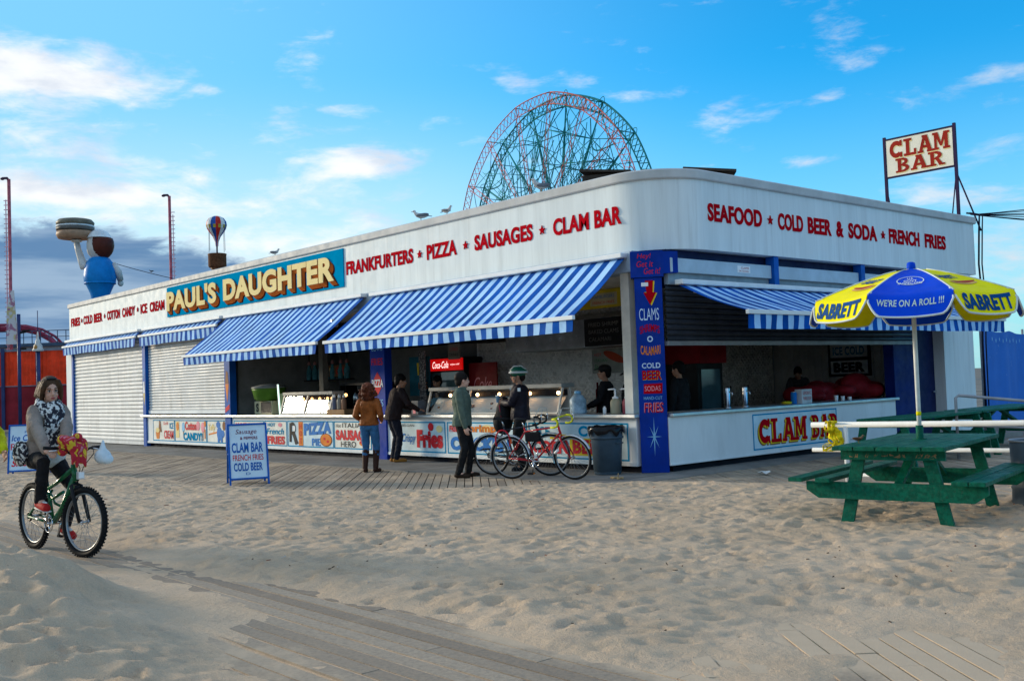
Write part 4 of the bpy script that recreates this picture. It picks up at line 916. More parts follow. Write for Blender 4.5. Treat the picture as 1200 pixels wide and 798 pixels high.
# things on the roof
TARP = mat('dark blue tarp', (.03, .06, .16), .5)
m = MB(); m.ell((0, 0, 0), (.85, .5, .34), nu=18); m.v = [(x, y, max(z, -.2)) for x, y, z in m.v]; o = m.build('roof_hump', TARP, None, (-27.3, 4.6, 5.62)); tag(o, 'rounded dark blue covered hump on the roof behind the sign panel', 'cover')
sup = MB(); sup.bx(-.75, .75, -.4, .4, -1.1, -.19); s_ = sup.build('plinth', GREYM, o)
BOXM = mat('roof hatch brown', (.065, .05, .04), .7, var=.2)
def hatch(loc, rz, sx, sy, lab):
    h_ = thing('roof_hatch', lab, 'hatch', loc, rz, 'tilted hatches on the roof')
    m = MB(); m.bx(-sx/2, sx/2, -sy/2, sy/2, -.25 if loc[2] < 5 else 0, .5); m.build('box', BOXM, h_)
    m = MB(); m.box((0, 0, .56), (sx+.1, sy+.1, .05), rot=Matrix.Rotation(.10, 3, 'Y')); m.build('lid', BOXM, h_)
hatch((-4.5, 3.6, 5.32), .55, 1.0, .6, 'brown tilted roof hatch in front of the ferris wheel foot')
for q in ((-1.22, 2.75),): hatch((q[0], q[1], 4.66), .75, .85, .6, 'brown tilted roof hatch above the rounded corner')
m = MB(); m.bx(-.45, .45, -.25, .25, 0, .765); o = m.build('vent_box', GREYM, None, (-4.5, 3.6, 4.55), bevel=.02); tag(o, 'grey vent box under the tilted hatch on the roof', 'vent')
# gulls
GW = mat('gull white', (.55, .55, .54), .6); GG = mat('gull grey', (.16, .17, .19), .6); GB = mat('gull bill', (.30, .2, .06), .5)
def bird(name, label, cat, loc, rz, s=1, dark=False, group=None, cols=None):
    t_ = thing(name, label, cat, loc, rz, group, s)
    b0, w_ = cols or ((GG, BLACK) if dark else (GW, GG))
    m = MB(); m.tube([(-.20, 0, .15), (-.10, 0, .145), (.0, 0, .15), (.09, 0, .18), (.14, 0, .23), (.155, 0, .265)], [.012, .05, .07, .06, .04, .035], 10); m.ell((.165, 0, .275), (.045, .034, .035)); m.build('body', b0, t_)
    m = MB(); m.tube([(.2, 0, .272), (.255, 0, .258)], [.011, .004], 6); m.build('beak', GB, t_)
    for sy in (-1, 1):
        m = MB(); m.ell((-.05, sy*.055, .17), (.17, .022, .045), rot=Matrix.Rotation(.12, 3, 'Y')); m.build('wing', w_, t_)
        m = MB(); m.tube([(-.01, sy*.025, .1), (.0, sy*.025, .0)], .007, 5); m.tube([(-.0, sy*.025, .006), (.045, sy*.03, .004)], .006, 4); m.build('leg', GB, t_)
    m = MB(); m.beam((-.15, 0, .15), (-.30, 0, .135), .05, .012); m.build('tail', w_, t_)
    return t_
gl = math.atan2(-rr.y, -rr.x)
bird('gull', 'grey and white gull standing on the parapet above the pizza lettering, beak to the left', 'gull', (-6.5, .1, 4.865), gl, .78, group='gulls on the roof edge')
bird('gull', 'gull preening on the parapet, just left of the ferris wheel rim', 'gull', (-5.62, .1, 4.865), gl+2.4, .62, group='gulls on the roof edge')
bird('gull', 'gull perched on the parapet before the ferris wheel spokes', 'gull', (-2.9, .1, 4.865), gl+.5, .85, group='gulls on the roof edge')
bird('gull', 'lone small gull on the parapet above the big blue sign', 'gull', (-12.6, .1, 4.865), gl+2.8, .6, group='gulls on the roof edge')
bird('gull', 'dark gull on the blue covered hump beside the rung mast', 'gull', (-27.1, 5.1, 5.92), gl+PI, .95, True, group='gulls on the roof edge')
bird('small_bird', 'tiny dark bird sitting on the thin roof wire', 'bird', (-28.6, 3.5, 6.26), gl, .4, True)

# ================================================================ STREET FURNITURE
TG = mat('dark green table paint', (.002, .105, .062), .45, var=.22, vs=5, dirt=.22, bump=.35, bs=30, stretch=(5, .6, 5))
def picnic_table(label, loc, rz, hl=1.05, hw=.52, h=.76, bw=.90, bench=True):
    t_ = thing('picnic_table', label, 'picnic table', loc, rz, 'green picnic tables on the sand')
    m = MB(); n = 5; w_ = 2*hw/n
    for i in range(n): m.bx(-hw+i*w_+.006, -hw+(i+1)*w_-.006, -hl, hl, h-.04, h)
    m.build('tabletop', TG, t_, bevel=.004)
    for s in (-1, 1) if bench else ():
        m = MB(); m.bx(s*bw-.13, s*bw+.01, -hl, hl, .415, .455); m.bx(s*bw-.28 if s > 0 else s*bw+.02, s*bw-.14 if s > 0 else s*bw+.16, -hl, hl, .415, .455) if 0 else None
        m.bx(min(s*(bw-.14), s*(bw-.28)), max(s*(bw-.14), s*(bw-.28)), -hl, hl, .415, .455); m.build('bench_seat', TG, t_, bevel=.004)
    for e in (-1, 1):
        y0 = e*(hl-.20)
        m = MB(); bw = bw if bench else .42; poly = [(-bw-.0, .41), (-bw+.0, .33), (-bw+.12, .25), (bw-.12, .25), (bw, .33), (bw, .41)]
        m.prism(poly, (0, y0-.025, 0), X, Z, .04); m.build('cross_beam', TG, t_)
        m = MB(); m.bx(-hw+.04, hw-.04, y0-.06, y0-.02, h-.135, h-.042); m.build('top_batten', TG, t_)
        for s in (-1, 1):
            m = MB(); m.prism([(s*.48-.06, -.06), (s*.48+.06, -.06), (s*.31+.06, h-.045), (s*.31-.06, h-.045)], (0, y0+.02, 0), X, Z, .04); m.build('leg', TG, t_)
    m = MB(); m.beam((0, -hl+.25, .34), (0, -.15, h-.06), .08, .04); m.beam((0, hl-.25, .34), (0, .15, h-.06), .08, .04); m.build('brace', TG, t_)
    return t_
TR = R(11.2); TX, TY = 5.324, -2.55; TZ = .03
pt1 = picnic_table('dark green wooden picnic table with the yellow and blue parasol standing in it', (TX, TY, TZ), TR, bw=.835)
m = MB(); rw2 = random.Random(4)
for i in range(34):
    q = rw2.uniform(-.42, .42); m.prism([(q+rw2.uniform(-.03, .03), .655+rw2.uniform(-.012, .035)) for _ in range(3)], (0, -.91, 0), X, Z, .0008)
m.build('peeling_patch', mat('bare worn wood', (.26, .17, .09), .8), pt1)
picnic_table('far green trestle table behind the white pipe rail', (2.28, 3.45, 0), R(1), hl=1.45, hw=.34, bench=False)
picnic_table('farthest green trestle table, end to end beyond the rail', (2.10, 6.6, 0), R(3), hl=1.5, hw=.34, bench=False)
# parasol
um = thing('parasol', 'yellow and blue hot dog stand parasol planted in the picnic table', 'parasol', (TX-.02, TY+.05, 0), R(0))
YF = mat('parasol yellow', (.88, .76, .0), .6, var=.06, vs=3, dirt=.12); BF = mat('parasol blue', (.0, .06, .62), .6, var=.08, vs=3); TRIM = mat('parasol white piping', (.62, .68, .68), .6)
m = MB(); m.tube([(0, 0, .62), (0, 0, 2.50)], .022, 12); pl_ = m.build('pole', mat('parasol pole white', (.72, .74, .72), .35), um)
m = MB(); m.tube([(0, 0, 1.03), (0, 0, 1.07)], .0235, 12); m.build('yellow_band', YF, pl_)
m = MB(); m.tube([(0, 0, .70), (0, 0, .93)], .036, 12); m.tube([(0, 0, .785), (0, 0, .80)], .07, 14); m.build('socket', TG, um)
m = MB(); m.lathe([(.035, 2.48), (.045, 2.53), (.04, 2.575), (.02, 2.585)], 10); m.build('finial', BF, um)
RC, ZT, ZR = .985, 2.515, 2.215
def pan(k, u, v, off=0):
    """point of panel k; u in -1..1 across, v 0 (top) .. 1 (rim seam) .. 1.3 (hanging flap)"""
    a0 = UAZ+k*PI/4; half = PI/8
    vv = min(v, 1.0); r = RC*(.035+.965*vv); zz = ZT-(ZT-ZR)*(vv**1.35)
    A = Vector((math.cos(a0-half), math.sin(a0-half), 0)); B_ = Vector((math.cos(a0+half), math.sin(a0+half), 0))
    p = A.lerp(B_, (u+1)/2)*r; p.z = zz-.035*(1-u*u)*vv
    nrm = Vector((math.cos(a0)*.42, math.sin(a0)*.42, .9)) if v <= 1 else Vector((math.cos(a0), math.sin(a0), .1))
    if v > 1:
        f = (v-1)/.3; p.z -= .20*f; p += Vector((math.cos(a0), math.sin(a0), 0))*.075*f
        nrm = Vector((math.cos(a0), math.sin(a0), .15))
    return p+nrm.normalized()*off
UAZ = math.atan2(-13.0, 6.3)
TXB = mat('parasol lettering navy', (.0, .06, .22), .6); HOTD = mat('hot dog red', (.45, .06, .02), .5); BUN = mat('hot dog bun', (.75, .42, .12), .6)
for kk in range(8):
    isb = kk % 2 == 0; mt = BF if isb else YF
    m = MB(); NU, NV = 8, 9
    def grid(off, flip):
        vs = []; fs = []
        for j in range(NV+1):
            v = [0, .2, .4, .6, .8, .93, 1.0, 1.08, 1.2, 1.3][j]
            for i in range(NU+1):
                u = -1+2*i/NU
                vv = v
                if v > 1: vv = 1+(v-1)*(1-max(0, (abs(u)-.72)/.28)**2*.65)
                vs.append(pan(kk, u*(.995), vv, off))
        for j in range(NV):
            for i in range(NU):
                a = j*(NU+1)+i; f = (a, a+NU+1, a+NU+2, a+1); fs.append(f[::-1] if flip else f)
        m.add(vs, fs, 0, True)
    grid(0, False); grid(-.006, True)
    pn_ = m.build('canopy_panel', mt, um)
    m = MB(); bp = []
    for i in range(25):
        u = -1+2*i/24; v = 1.3; bp.append(pan(kk, u*.99, 1+.3*(1-max(0, (abs(u)-.72)/.28)**2*.65), .001))
    bp = [pan(kk, -.985, .93, .002)]+bp+[pan(kk, .985, .93, .002)]
    m.tube(bp, .010, 6); m.tube([pan(kk, -.997, q/8, .003) for q in range(1, 9)], .007, 5); m.build('piping', TRIM, pn_)
    L = []
    def onp(s, u0, u1, v0, v1, mt_, bold=.02, shear=0, off=.006):
        def f(mb, i):
            def fn(a, b_):
                u = u0+(u1-u0)*a; v = v0+(v1-v0)*b_; return tuple(pan(kk, u, v, off))
            mb.text(s, (0, 0, 0), X, Z, 1, 1, m=i, bold=bold, shear=shear, fn=fn)
        return (mt_, f)
    def poly(pts, mt_, off=.006): return (mt_, lambda mb, i: mb.add([pan(kk, a, b_, off) for a, b_ in pts], [list(range(len(pts)))], i))
    hd_ = [(.10+.62*math.cos(R(a)), .70+.028*math.sin(R(a))-.02*math.cos(R(a))*math.cos(R(a))) for a in range(0, 360, 18)][::-1]
    if isb:
        L.append(onp("WE'RE ON A ROLL !!!", -.78, .78, 1.15, 1.05, LBL if 0 else mat('parasol pale lettering', (.55, .68, .62), .6), shear=.15))
        ov = [(.55*math.cos(R(a)), .58+.135*math.sin(R(a))) for a in range(0, 360, 15)]; iv = [(a*.93, .58+(b_-.58)*.9) for a, b_ in ov]
        for q in range(24):
            L.append(poly([ov[q], iv[q], iv[(q+1) % 24], ov[(q+1) % 24]][::-1], TRIM, .005))
        L += [onp('U.S.', -.14, .14, .555, .495, TRIM), onp('GOVT', -.26, .26, .63, .57, TRIM), onp('INSPECTED', -.42, .42, .70, .645, TRIM)]
    else:
        L.append(onp('SABRETT', -.80, .80, 1.25, 1.015, TXB, bold=.05)); L.append(onp('SABRETT', -.72, .45, .56, .44, TXB, bold=.05))
        L.append(poly([(a*.97, b_+.022) for a, b_ in hd_], BUN, .005)); L.append(poly([(a, b_-.012) for a, b_ in hd_], HOTD, .009))
    paint(pn_, L)
m = MB()
for kk in range(8):
    a = UAZ+(kk+.5)*PI/4; m.tube([(.03*math.cos(a), .03*math.sin(a), 2.49), (.6*math.cos(a), .6*math.sin(a), 2.345), (.95*math.cos(a), .95*math.sin(a), 2.185)], .006, 5)
    m.tube([(.03*math.cos(a), .03*math.sin(a), 2.1), (.5*math.cos(a), .5*math.sin(a), 2.345)], .005, 5)
m.build('ribs', STEEL, um)
# white pipe rail
PW = mat('white pipe paint', (.68, .70, .70), .35, var=.06, dirt=.12)
ra = thing('pipe_rail', 'white painted pipe railing with three bars behind the picnic table', 'railing', (3.15, -1.08, 0), math.atan2(.66, 2.31))
m = MB()
m.tube([(0, 0, .845), (9, 0, .845)], .034, 12); m.build('top_bar', PW, ra)
m = MB(); m.tube([(0, 0, .535), (9, 0, .535)], .027, 10); m.build('middle_bar', PW, ra)
m = MB(); m.tube([(0, 0, .225), (9, 0, .225)], .027, 10); m.build('lower_bar', PW, ra)
for x in (.42, 3.2, 6.0, 8.6): m = MB(); m.tube([(x, 0, 0), (x, 0, .83)], .03, 10); m.build('post', PW, ra)
# yellow caution tape knotted on the rail
rtp = lambda x, y, z_: (3.15+x*.9615-y*.2747, -1.08+x*.2747+y*.9615, z_)
m = MB(); ry = random.Random(9)
for i in range(7):
    x = .20+.02*i; pts = [rtp(x+ry.uniform(-.03, .03), ry.uniform(-.06, .05), .89)]
    for q in range(7): pts.append(rtp(x+.012*q+ry.uniform(-.035, .035), ry.uniform(-.07, -.0), .84-.048*q))
    m.tube(pts, .024, 6, flat=.35)
for i in range(3): m.tube([rtp(.24+.10*math.cos(R(a)), -.05, .57+.05*math.sin(R(a+40*i))) for a in range(0, 360, 40)], .016, 6, closed=True, flat=.4)
tag(m.build('caution_tape', mat('caution yellow', (.72, .55, .01), .5, var=.35, vs=14)), 'knot of yellow caution tape hanging from the white pipe rail', 'tape')
# grey handrail of the ramp further back
hr = thing('ramp_handrail', 'thin grey handrail with bent end beside the white end pier', 'railing', (2.49, 4.2, 0), math.atan2(.69, .6))
m = MB(); m.tube([(0, 0, .0), (0, 0, 1.0), (.05, 0, 1.04), (3.6, 0, .62), (3.6, 0, 0)], .025, 8); m.build('top_rail', GREYM, hr)
m = MB(); m.tube([(0, 0, .55), (3.6, 0, .30)], .018, 8); m.tube([(1.8, 0, 0), (1.8, 0, .83)], .02, 8); m.build('lower_rail', GREYM, hr)
# litter bins
TRASH = mat('grey blue bin plastic', (.055, .085, .115), .5, var=.14, vs=3, dirt=.12)
bn = thing('rubbish_bin', 'round grey blue rubbish bin with black liner beside the corner column', 'bin', (-.93, -.52, .012))
m = MB(); m.lathe([(.205, 0), (.215, .02), (.245, .55), (.25, .56), (.27, .565), (.272, .60), (.255, .605), (.26, .68), (.285, .69), (.285, .735), (.262, .735), (.25, .60), (.22, .05)], 32); m.build('body', TRASH, bn)
m = MB(); P = []
for i in range(48):
    a = 2*PI*i/48; w_ = .02*math.sin(a*7)+.015*math.sin(a*11+1)
    for r_, z_ in ((.20, .60), (.252, .72), (.275, .765+w_*.3), (.297, .745), (.300, .68+w_), (.292, .65+w_*1.6)): P.append((r_*math.cos(a), r_*math.sin(a), z_))
m.add(P, [(i*6+j, ((i+1) % 48)*6+j, ((i+1) % 48)*6+j+1, i*6+j+1) for i in range(48) for j in range(5)], 0, True)
m.lathe([(.001, .58), (.20, .60)], 20, cap=False); m.build('bin_liner', mat('bin liner', (.008, .008, .01), .3, coat=.2), bn)
m = MB()
for s in (0, PI): m.tube([(.26*math.cos(s), -.06, .5), (.30*math.cos(s), -.05, .5), (.30*math.cos(s), .05, .5), (.26*math.cos(s), .06, .5)], .012, 6)
m.build('handle', TRASH, bn)
b2 = thing('rubbish_drum', 'grey blue drum at the right edge behind the picnic table bench', 'bin', (5.93, -1.2, 0))
m = MB(); m.lathe([(.28, 0), (.28, .02), (.275, .2), (.285, .22), (.275, .24), (.275, .44), (.285, .46), (.275, .48), (.28, .70), (.26, .71), (.25, .66), (.001, .64)], 28); m.build('body', mat('drum grey', (.10, .125, .15), .45, var=.1), b2)
m = MB(); m.torus((0, 0, .71), Z, .28, .012, 32, 6); m.build('rim', GREYM, b2)
# A-frame boards
def aframe(label, loc, rz, wd, ht, spread, lines, art=None):
    t_ = thing('sandwich_board', label, 'sign board', loc, rz, 'a-frame boards on the boardwalk')
    lean = math.atan2(spread/2, ht); FRB = BLUE2; BD = mat('board pale blue white', (.55, .68, .76), .5, var=.05)
    for s, nm in ((-1, 'front_board'), (1, 'rear_board')):
        ux = Vector((0, -s*math.sin(lean), math.cos(lean)))*(1 if 1 else 1); o = Vector((-wd/2, s*(spread/2+.012), 0)); up = Vector((0, -s*math.sin(lean), math.cos(lean))); SL = ht/math.cos(lean)
        nd = X.cross(up)*(1 if s < 0 else -1)
        m = MB(); a = o+up*.12+nd*0; m.add([a+X*.03, a+X*(wd-.03), a+X*(wd-.03)+up*(SL-.15), a+X*.03+up*(SL-.15)]+[q-nd*.012 for q in (a+X*.03, a+X*(wd-.03), a+X*(wd-.03)+up*(SL-.15), a+X*.03+up*(SL-.15))], [(0, 1, 2, 3), (7, 6, 5, 4), (0, 4, 5, 1), (1, 5, 6, 2), (2, 6, 7, 3), (3, 7, 4, 0)])
        bd = m.build(nm, BD, t_)
        m = MB()
        for xx in (.015, wd-.015): m.beam(o+X*xx, o+X*xx+up*SL, .03, .03, up=nd)
        m.beam(o+X*.03+up*.105, o+X*(wd-.03)+up*.105, .028, .03, up=nd); m.beam(o+X*.03+up*(SL-.015), o+X*(wd-.03)+up*(SL-.015), .028, .03, up=nd); m.build('board_frame', FRB, bd)
        if s < 0:
            paint(bd, [(mt, (lambda sxt, x, z_, w_, h_, kw: lambda mb, i: mb.text(sxt, o+X*x+up*z_, X, up, w_, h_, dep=.004, m=i, **kw))(sxt, x, z_, w_, h_, kw)) for sxt, x, z_, w_, h_, mt, kw in lines])
    m = MB()
    for xx in (-wd/2+.015, wd/2-.015): m.beam((xx, -spread*.22, ht*.5), (xx, spread*.22, ht*.5), .018, .018)
    m.build('stay', FRB, t_)
    return t_
MAR = mat('maroon lettering', (.16, .01, .05), .5); BLT = mat('blue lettering', (.01, .10, .38), .5)
aframe('blue framed sandwich board offering clam bar and cold beer, alone on the planks', (-5.44, -4.42, .0), R(68), .64, .99, .62,
       [('Sausage', .13, .84, .34, .10, MAR, dict(shear=.25)), ('& PEPPERS', .20, .765, .28, .05, MAR, dict(bold=.02)), ('CLAM BAR', .06, .545, .50, .17, BLT, dict(bold=.03)), ('FRENCH FRIES', .07, .41, .49, .10, PRED, dict(bold=.01)), ('COLD BEER', .08, .235, .46, .14, BLT, dict(bold=.03)), ('D', .27, .17, .07, .04, BLT, {})])
aframe('blue framed sandwich board offering funnel cake and slushies, behind the woman on the bike', (-11.9, -5.95, .0), R(66), .74, 1.02, .6,
       [("Paul's", .30, .88, .18, .05, BLT, {}), ('Ice Cream', .06, .72, .58, .13, BLT, dict(shear=.2, bold=.02)), ('FUNNEL', .05, .54, .60, .13, PRED, dict(bold=.01)), ('ITALIAN', .07, .37, .56, .13, CYAN, dict(bold=.02)), ('Slushies', .07, .20, .58, .13, PRED, dict(shear=.25, bold=.03))])
# scraps
m = MB(); P = []; rl = random.Random(3)
for i in range(5):
    for j in range(4): P.append((1.16+i*.05+rl.uniform(-.02, .02), .52+j*.05+rl.uniform(-.02, .02), .012+rl.uniform(0, .05)))
m.add(P, [(i*4+j, (i+1)*4+j, (i+1)*4+j+1, i*4+j+1) for i in range(4) for j in range(3)]); tag(m.build('paper_scrap', mat('paper white', (.65, .65, .62), .8)), 'crumpled white paper scrap on the planks near the clam counter', 'litter')
zz_ = sandz(-.1, -1.15)
m = MB(); rl = random.Random(6)
for i in range(7): m.ell((-.25+rl.uniform(-.12, .12), -1.05+rl.uniform(-.08, .08), max(zz_, .01)+.015), (rl.uniform(.015, .04), rl.uniform(.01, .03), .02))
m.tube([(-.22, -1.05, .02), (-.2, -1.06, .10)], .008, 5); tag(m.build('food_scraps', mat('scraps tan', (.38, .27, .14), .8)), 'small tan food scraps on the ground before the rubbish bin', 'litter')
bird('sparrow', 'small brown sparrow on the near corner of the green table', 'sparrow', (TX-.46*math.cos(TR)+.83*math.sin(TR)-.0, TY-.46*math.sin(TR)-.83*math.cos(TR)+.25, TZ+.76), gl+2.6, .27, cols=(mat('sparrow buff', (.16, .10, .065), .8), mat('sparrow brown', (.085, .042, .022), .8)))
# ================================================================ BICYCLES
TYRE = mat('tyre rubber', (.012, .012, .013), .75); CHROME = mat('chrome', (.62, .62, .64), .2, 1, var=.05); RIMM = mat('alloy rim', (.26, .27, .28), .4, .8)
SPK = mat('spoke steel', (.22, .22, .23), .45, .8)
def bicycle(label, loc, rz, frame, kind='road', steer=0.0, crank=40, lean=0.0):
    t_ = thing('bicycle', label, 'bicycle', loc, rz); t_.rotation_euler = (lean, 0, rz)
    r = .335 if kind == 'road' else .33; tw = .016 if kind == 'road' else .027; wb = .52
    Bk, Fk = Vector((-wb, 0, r)), Vector((wb+.03, 0, r)); bbk = Vector((-.09, 0, .285))
    seat_t = Vector((-.24, 0, .80 if kind == 'road' else .74)); ht, hb = Vector((.36, 0, .86)), Vector((.40, 0, .70 if kind == 'road' else .72))
    if kind == 'road': ht, hb = Vector((.335, 0, .84)), Vector((.375, 0, .70))
    sa = (ht-hb).normalized()
    def steer_(p): return hb+Matrix.Rotation(steer, 3, sa) @ (Vector(p)-hb)
    def wheel(c, fn, spk=28):
        m = MB(); m.torus((0, 0, 0), Y, r-tw, tw, 44, 8)
        if kind == 'mtb':
            for i in range(56):
                a = 2*PI*i/56
                for s in (-1, 1): m.box(((r-tw+.98*tw)*math.cos(a), s*.013, (r-tw+.98*tw)*math.sin(a)), (.014, .014, .012), rot=Matrix.Rotation(-a, 3, 'Y'))
        o = m.build('wheel', TYRE, t_)
        m = MB(); m.torus((0, 0, 0), Y, r-2*tw-.008, .011, 44, 6, flat=1.2); m.build('rim', RIMM, o)
        m = MB()
        for i in range(spk):
            a = 2*PI*i/spk; s = 1 if i % 2 else -1; b_ = a+(.5 if i % 4 < 2 else -.5)
            m.tube([(.02*math.cos(b_), s*.03, .02*math.sin(b_)), ((r-2*tw-.01)*math.cos(a), 0, (r-2*tw-.01)*math.sin(a))], .0016, 4, cap=False)
        m.build('spokes', SPK, o)
        m = MB(); m.tube([(0, -.05, 0), (0, .05, 0)], .012, 10); m.tube([(0, -.035, 0), (0, -.027, 0)], .026, 12); m.tube([(0, .027, 0), (0, .035, 0)], .026, 12); m.build('hub', CHROME, o)
        M = Matrix.Identity(3) if not fn else Matrix.Rotation(steer, 3, sa)
        o.location = steer_(c) if fn else c; o.rotation_euler = M.to_euler()
        return o
    wheel(Bk, False); wheel(Fk, True)
    FRM = frame; m = MB(); tr = .015 if kind == 'road' else .021
    if kind == 'road':
        m.tube([hb+sa*.02, bbk], tr, 10); m.tube([ht-sa*.03, seat_t-Vector((0, 0, .06))], tr*.9, 10); m.tube([bbk, seat_t], tr, 10)
    else:
        m.tube([hb+sa*.04, (.12, 0, .44), bbk+Vector((.03, 0, .02))], [.03, .03, .03], 10); m.tube([ht-sa*.02, (.0, 0, .68), (-.18, 0, .62)], [.022, .020, .018], 10); m.tube([bbk, (-.16, 0, .52), seat_t], .018, 10)
        m.tube([(-.16, 0, .50), (.14, 0, .60)], .016, 8); m.tube([(-.17, 0, .60), (-.05, 0, .48), (.06, 0, .46)], .013, 8)
    m.tube([hb-sa*.01, ht+sa*.01], tr*1.25, 10)
    for s in (-1, 1):
        m.tube([bbk+Vector((-.02, s*.02, 0)), Bk+Vector((0, s*.058, 0))], .009 if kind == 'road' else .013, 8); m.tube([seat_t+Vector((.01, s*.014, -.06)) if kind == 'road' else Vector((-.17, s*.03, .60)), Bk+Vector((0, s*.058, 0))], .008 if kind == 'road' else .012, 8)
    m.build('frame', FRM, t_)
    m = MB(); cr = steer_(hb-sa*.03)
    for s in (-1, 1):
        c = steer_(Fk)+Matrix.Rotation(steer, 3, sa) @ Vector((0, s*.055, 0)); k0 = cr+Matrix.Rotation(steer, 3, sa) @ Vector((0, s*.055, -.02))
        m.tube([cr, k0, k0.lerp(c, .5), c], [.016, .016, .014 if kind == 'road' else .02, .009 if kind == 'road' else .016], 8)
    m.build('fork', FRM if kind == 'road' else mat('fork black', (.02, .02, .022), .4), t_)
    m = MB(); m.tube([ht+sa*.02, ht+sa*.10, ht+sa*.11+Vector((.07, 0, .01))], .013, 8); st_c = ht+sa*.11+Vector((.07, 0, .01)); m.build('stem', CHROME, t_)
    m = MB(); HB = lambda x, y, z_: steer_(st_c+Vector((x, y, z_)))
    if kind == 'road':
        m.tube([HB(0, -.20, 0), HB(.0, 0, 0), HB(0, .20, 0)], .012, 8)
        for s in (-1, 1): m.tube([HB(0, s*.195, 0), HB(.06, s*.205, .0), HB(.105, s*.21, -.04), HB(.09, s*.21, -.10), HB(.03, s*.21, -.125), HB(-.03, s*.21, -.12)], .0155, 8)
        tape = mat('yellow bar tape', (.62, .62, .02), .6) if 'yellow' in label else mat('black bar tape', (.015, .015, .016), .6)
        h_ = m.build('handlebar', tape, t_)
        m = MB()
        for s in (-1, 1): m.tube([HB(.105, s*.205, -.02), HB(.125, s*.205, .03)], .012, 6); m.tube([HB(.125, s*.205, .0), HB(.12, s*.205, -.06), HB(.10, s*.205, -.11)], .005, 5)
        m.build('brake_lever', CHROME, h_)
        m = MB()
        for s in (-1, 1): m.tube([HB(.125, s*.2, .03), HB(.13, s*.12, .12), HB(.05, s*.03, .13), HB(-.02, 0, .02), HB(-.04, 0, -.15)], .004, 5)
        m.build('brake_cable', mat('cable white', (.55, .56, .52), .4), h_)
    else:
        m.tube([HB(-.04, -.31, .06), HB(-.02, -.16, .05), HB(0, -.06, 0), HB(0, .06, 0), HB(-.02, .16, .05), HB(-.04, .31, .06)], .012, 8); h_ = m.build('handlebar', mat('bar black', (.02, .02, .02), .4), t_)
        for s in (-1, 1):
            m = MB(); m.tube([HB(-.025, s*.19, .052), HB(-.04, s*.32, .06)], .018, 10); m.build('grip', BLACK, h_)
            m = MB(); m.tube([HB(.01, s*.17, .05), HB(.04, s*.24, .035), HB(.02, s*.31, .03)], .006, 6); m.build('brake_lever', CHROME, h_)
        m = MB(); m.tube([HB(.02, .17, .05), HB(.10, .12, .0), HB(.09, .02, -.12), HB(.03, .0, -.28)], .004, 5); m.tube([HB(.02, -.17, .05), HB(.11, -.1, .0), HB(.09, -.02, -.14), HB(.02, .0, -.3)], .004, 5); m.build('brake_cable', BLACK, h_)
        m = MB(); q = steer_(hb+Vector((.07, 0, .05))); m.box(q, (.04, .06, .07)); m.build('lamp', mat('lamp silver', (.7, .7, .72), .15, .4), t_)
        m = MB(); m.box(q+Vector((.022, 0, 0)), (.005, .045, .05)); m.build('reflector', WPT, t_)
    m = MB(); m.tube([seat_t, seat_t+Vector((-.025, 0, .10))], .0125, 8); m.build('seat_post', CHROME, t_)
    m = MB(); sp = seat_t+Vector((-.03, 0, .125)); m.tube([sp+Vector((.15, 0, .0)), sp+Vector((.06, 0, .005)), sp+Vector((-.04, 0, .01)), sp+Vector((-.12, 0, .02))], [.012, .03, .065, .07], 12, flat=.5 if 0 else 1); m.v = [(x, y, sp.z+(z_-sp.z)*.38) for x, y, z_ in m.v]; m.build('saddle', BLACK, t_)
    m = MB()
    m.torus(bbk+Vector((0, -.05, 0)), Y, .088, .006, 30, 5); m.tube([bbk+Vector((0, -.07, 0)), bbk+Vector((0, .07, 0))], .018, 10)
    for i in range(5): a = 2*PI*i/5; m.tube([bbk+Vector((0, -.05, 0)), bbk+Vector((.085*math.cos(a), -.05, .085*math.sin(a)))], .008, 5)
    m.build('chainring', CHROME, t_)
    m = MB()
    for s in (1, -1): m.tube([bbk+Vector((0, -.05, s*.086)), Bk+Vector((.02, -.045, s*.04))], .005, 5)
    m.torus(Bk+Vector((0, -.045, 0)), Y, .04, .012, 18, 5); m.build('chain', mat('oily chain', (.06, .055, .05), .4, .8), t_)
    ca = R(crank)
    for s in (-1, 1):
        e = bbk+Vector((s*-1*.17*math.cos(ca), s*.085, s*-1*.17*math.sin(ca)))
        m = MB(); m.tube([bbk+Vector((0, s*.07, 0)), e], .011, 6); o = m.build('crank', CHROME, t_)
        m = MB(); m.box(e+Vector((0, s*.05, 0)), (.09, .09, .022)); pdl = m.build('pedal', BLACK, o)
        m = MB(); m.box(e+Vector((.047, s*.05, 0)), (.006, .05, .016)); m.box(e+Vector((-.047, s*.05, 0)), (.006, .05, .016)); m.build('reflector', ORG, o)
    if kind == 'road':
        MUD = mat('silver mudguard', (.55, .57, .60), .25, .6)
        for c, fn, a0, a1 in ((Bk, False, 10, 190), (Fk, True, 25, 195)):
            P = []; rm = r+.022
            for i in range(17):
                a = R(a0+(a1-a0)*i/16)
                for yy, dz_ in ((-.026, -.012), (-.012, .002), (.012, .002), (.026, -.012)):
                    p = c+Vector(((rm+dz_)*math.cos(a), yy, (rm+dz_)*math.sin(a))); P.append(steer_(p) if fn else p)
            m = MB(); m.add(P, [(i*4+j, (i+1)*4+j, (i+1)*4+j+1, i*4+j+1) for i in range(16) for j in range(3)], 0, True)
            m.add([Vector(p)+Vector((0, 0, .003)) for p in P], [(i*4+j, i*4+j+1, (i+1)*4+j+1, (i+1)*4+j) for i in range(16) for j in range(3)], 0, True)
            p = c+Vector((rm*math.cos(R(a1 if not fn else a0)), .0, rm*math.sin(R(a1 if not fn else a0))))
            m.build('mudguard', MUD, t_)
        m = MB(); rk = r+.06
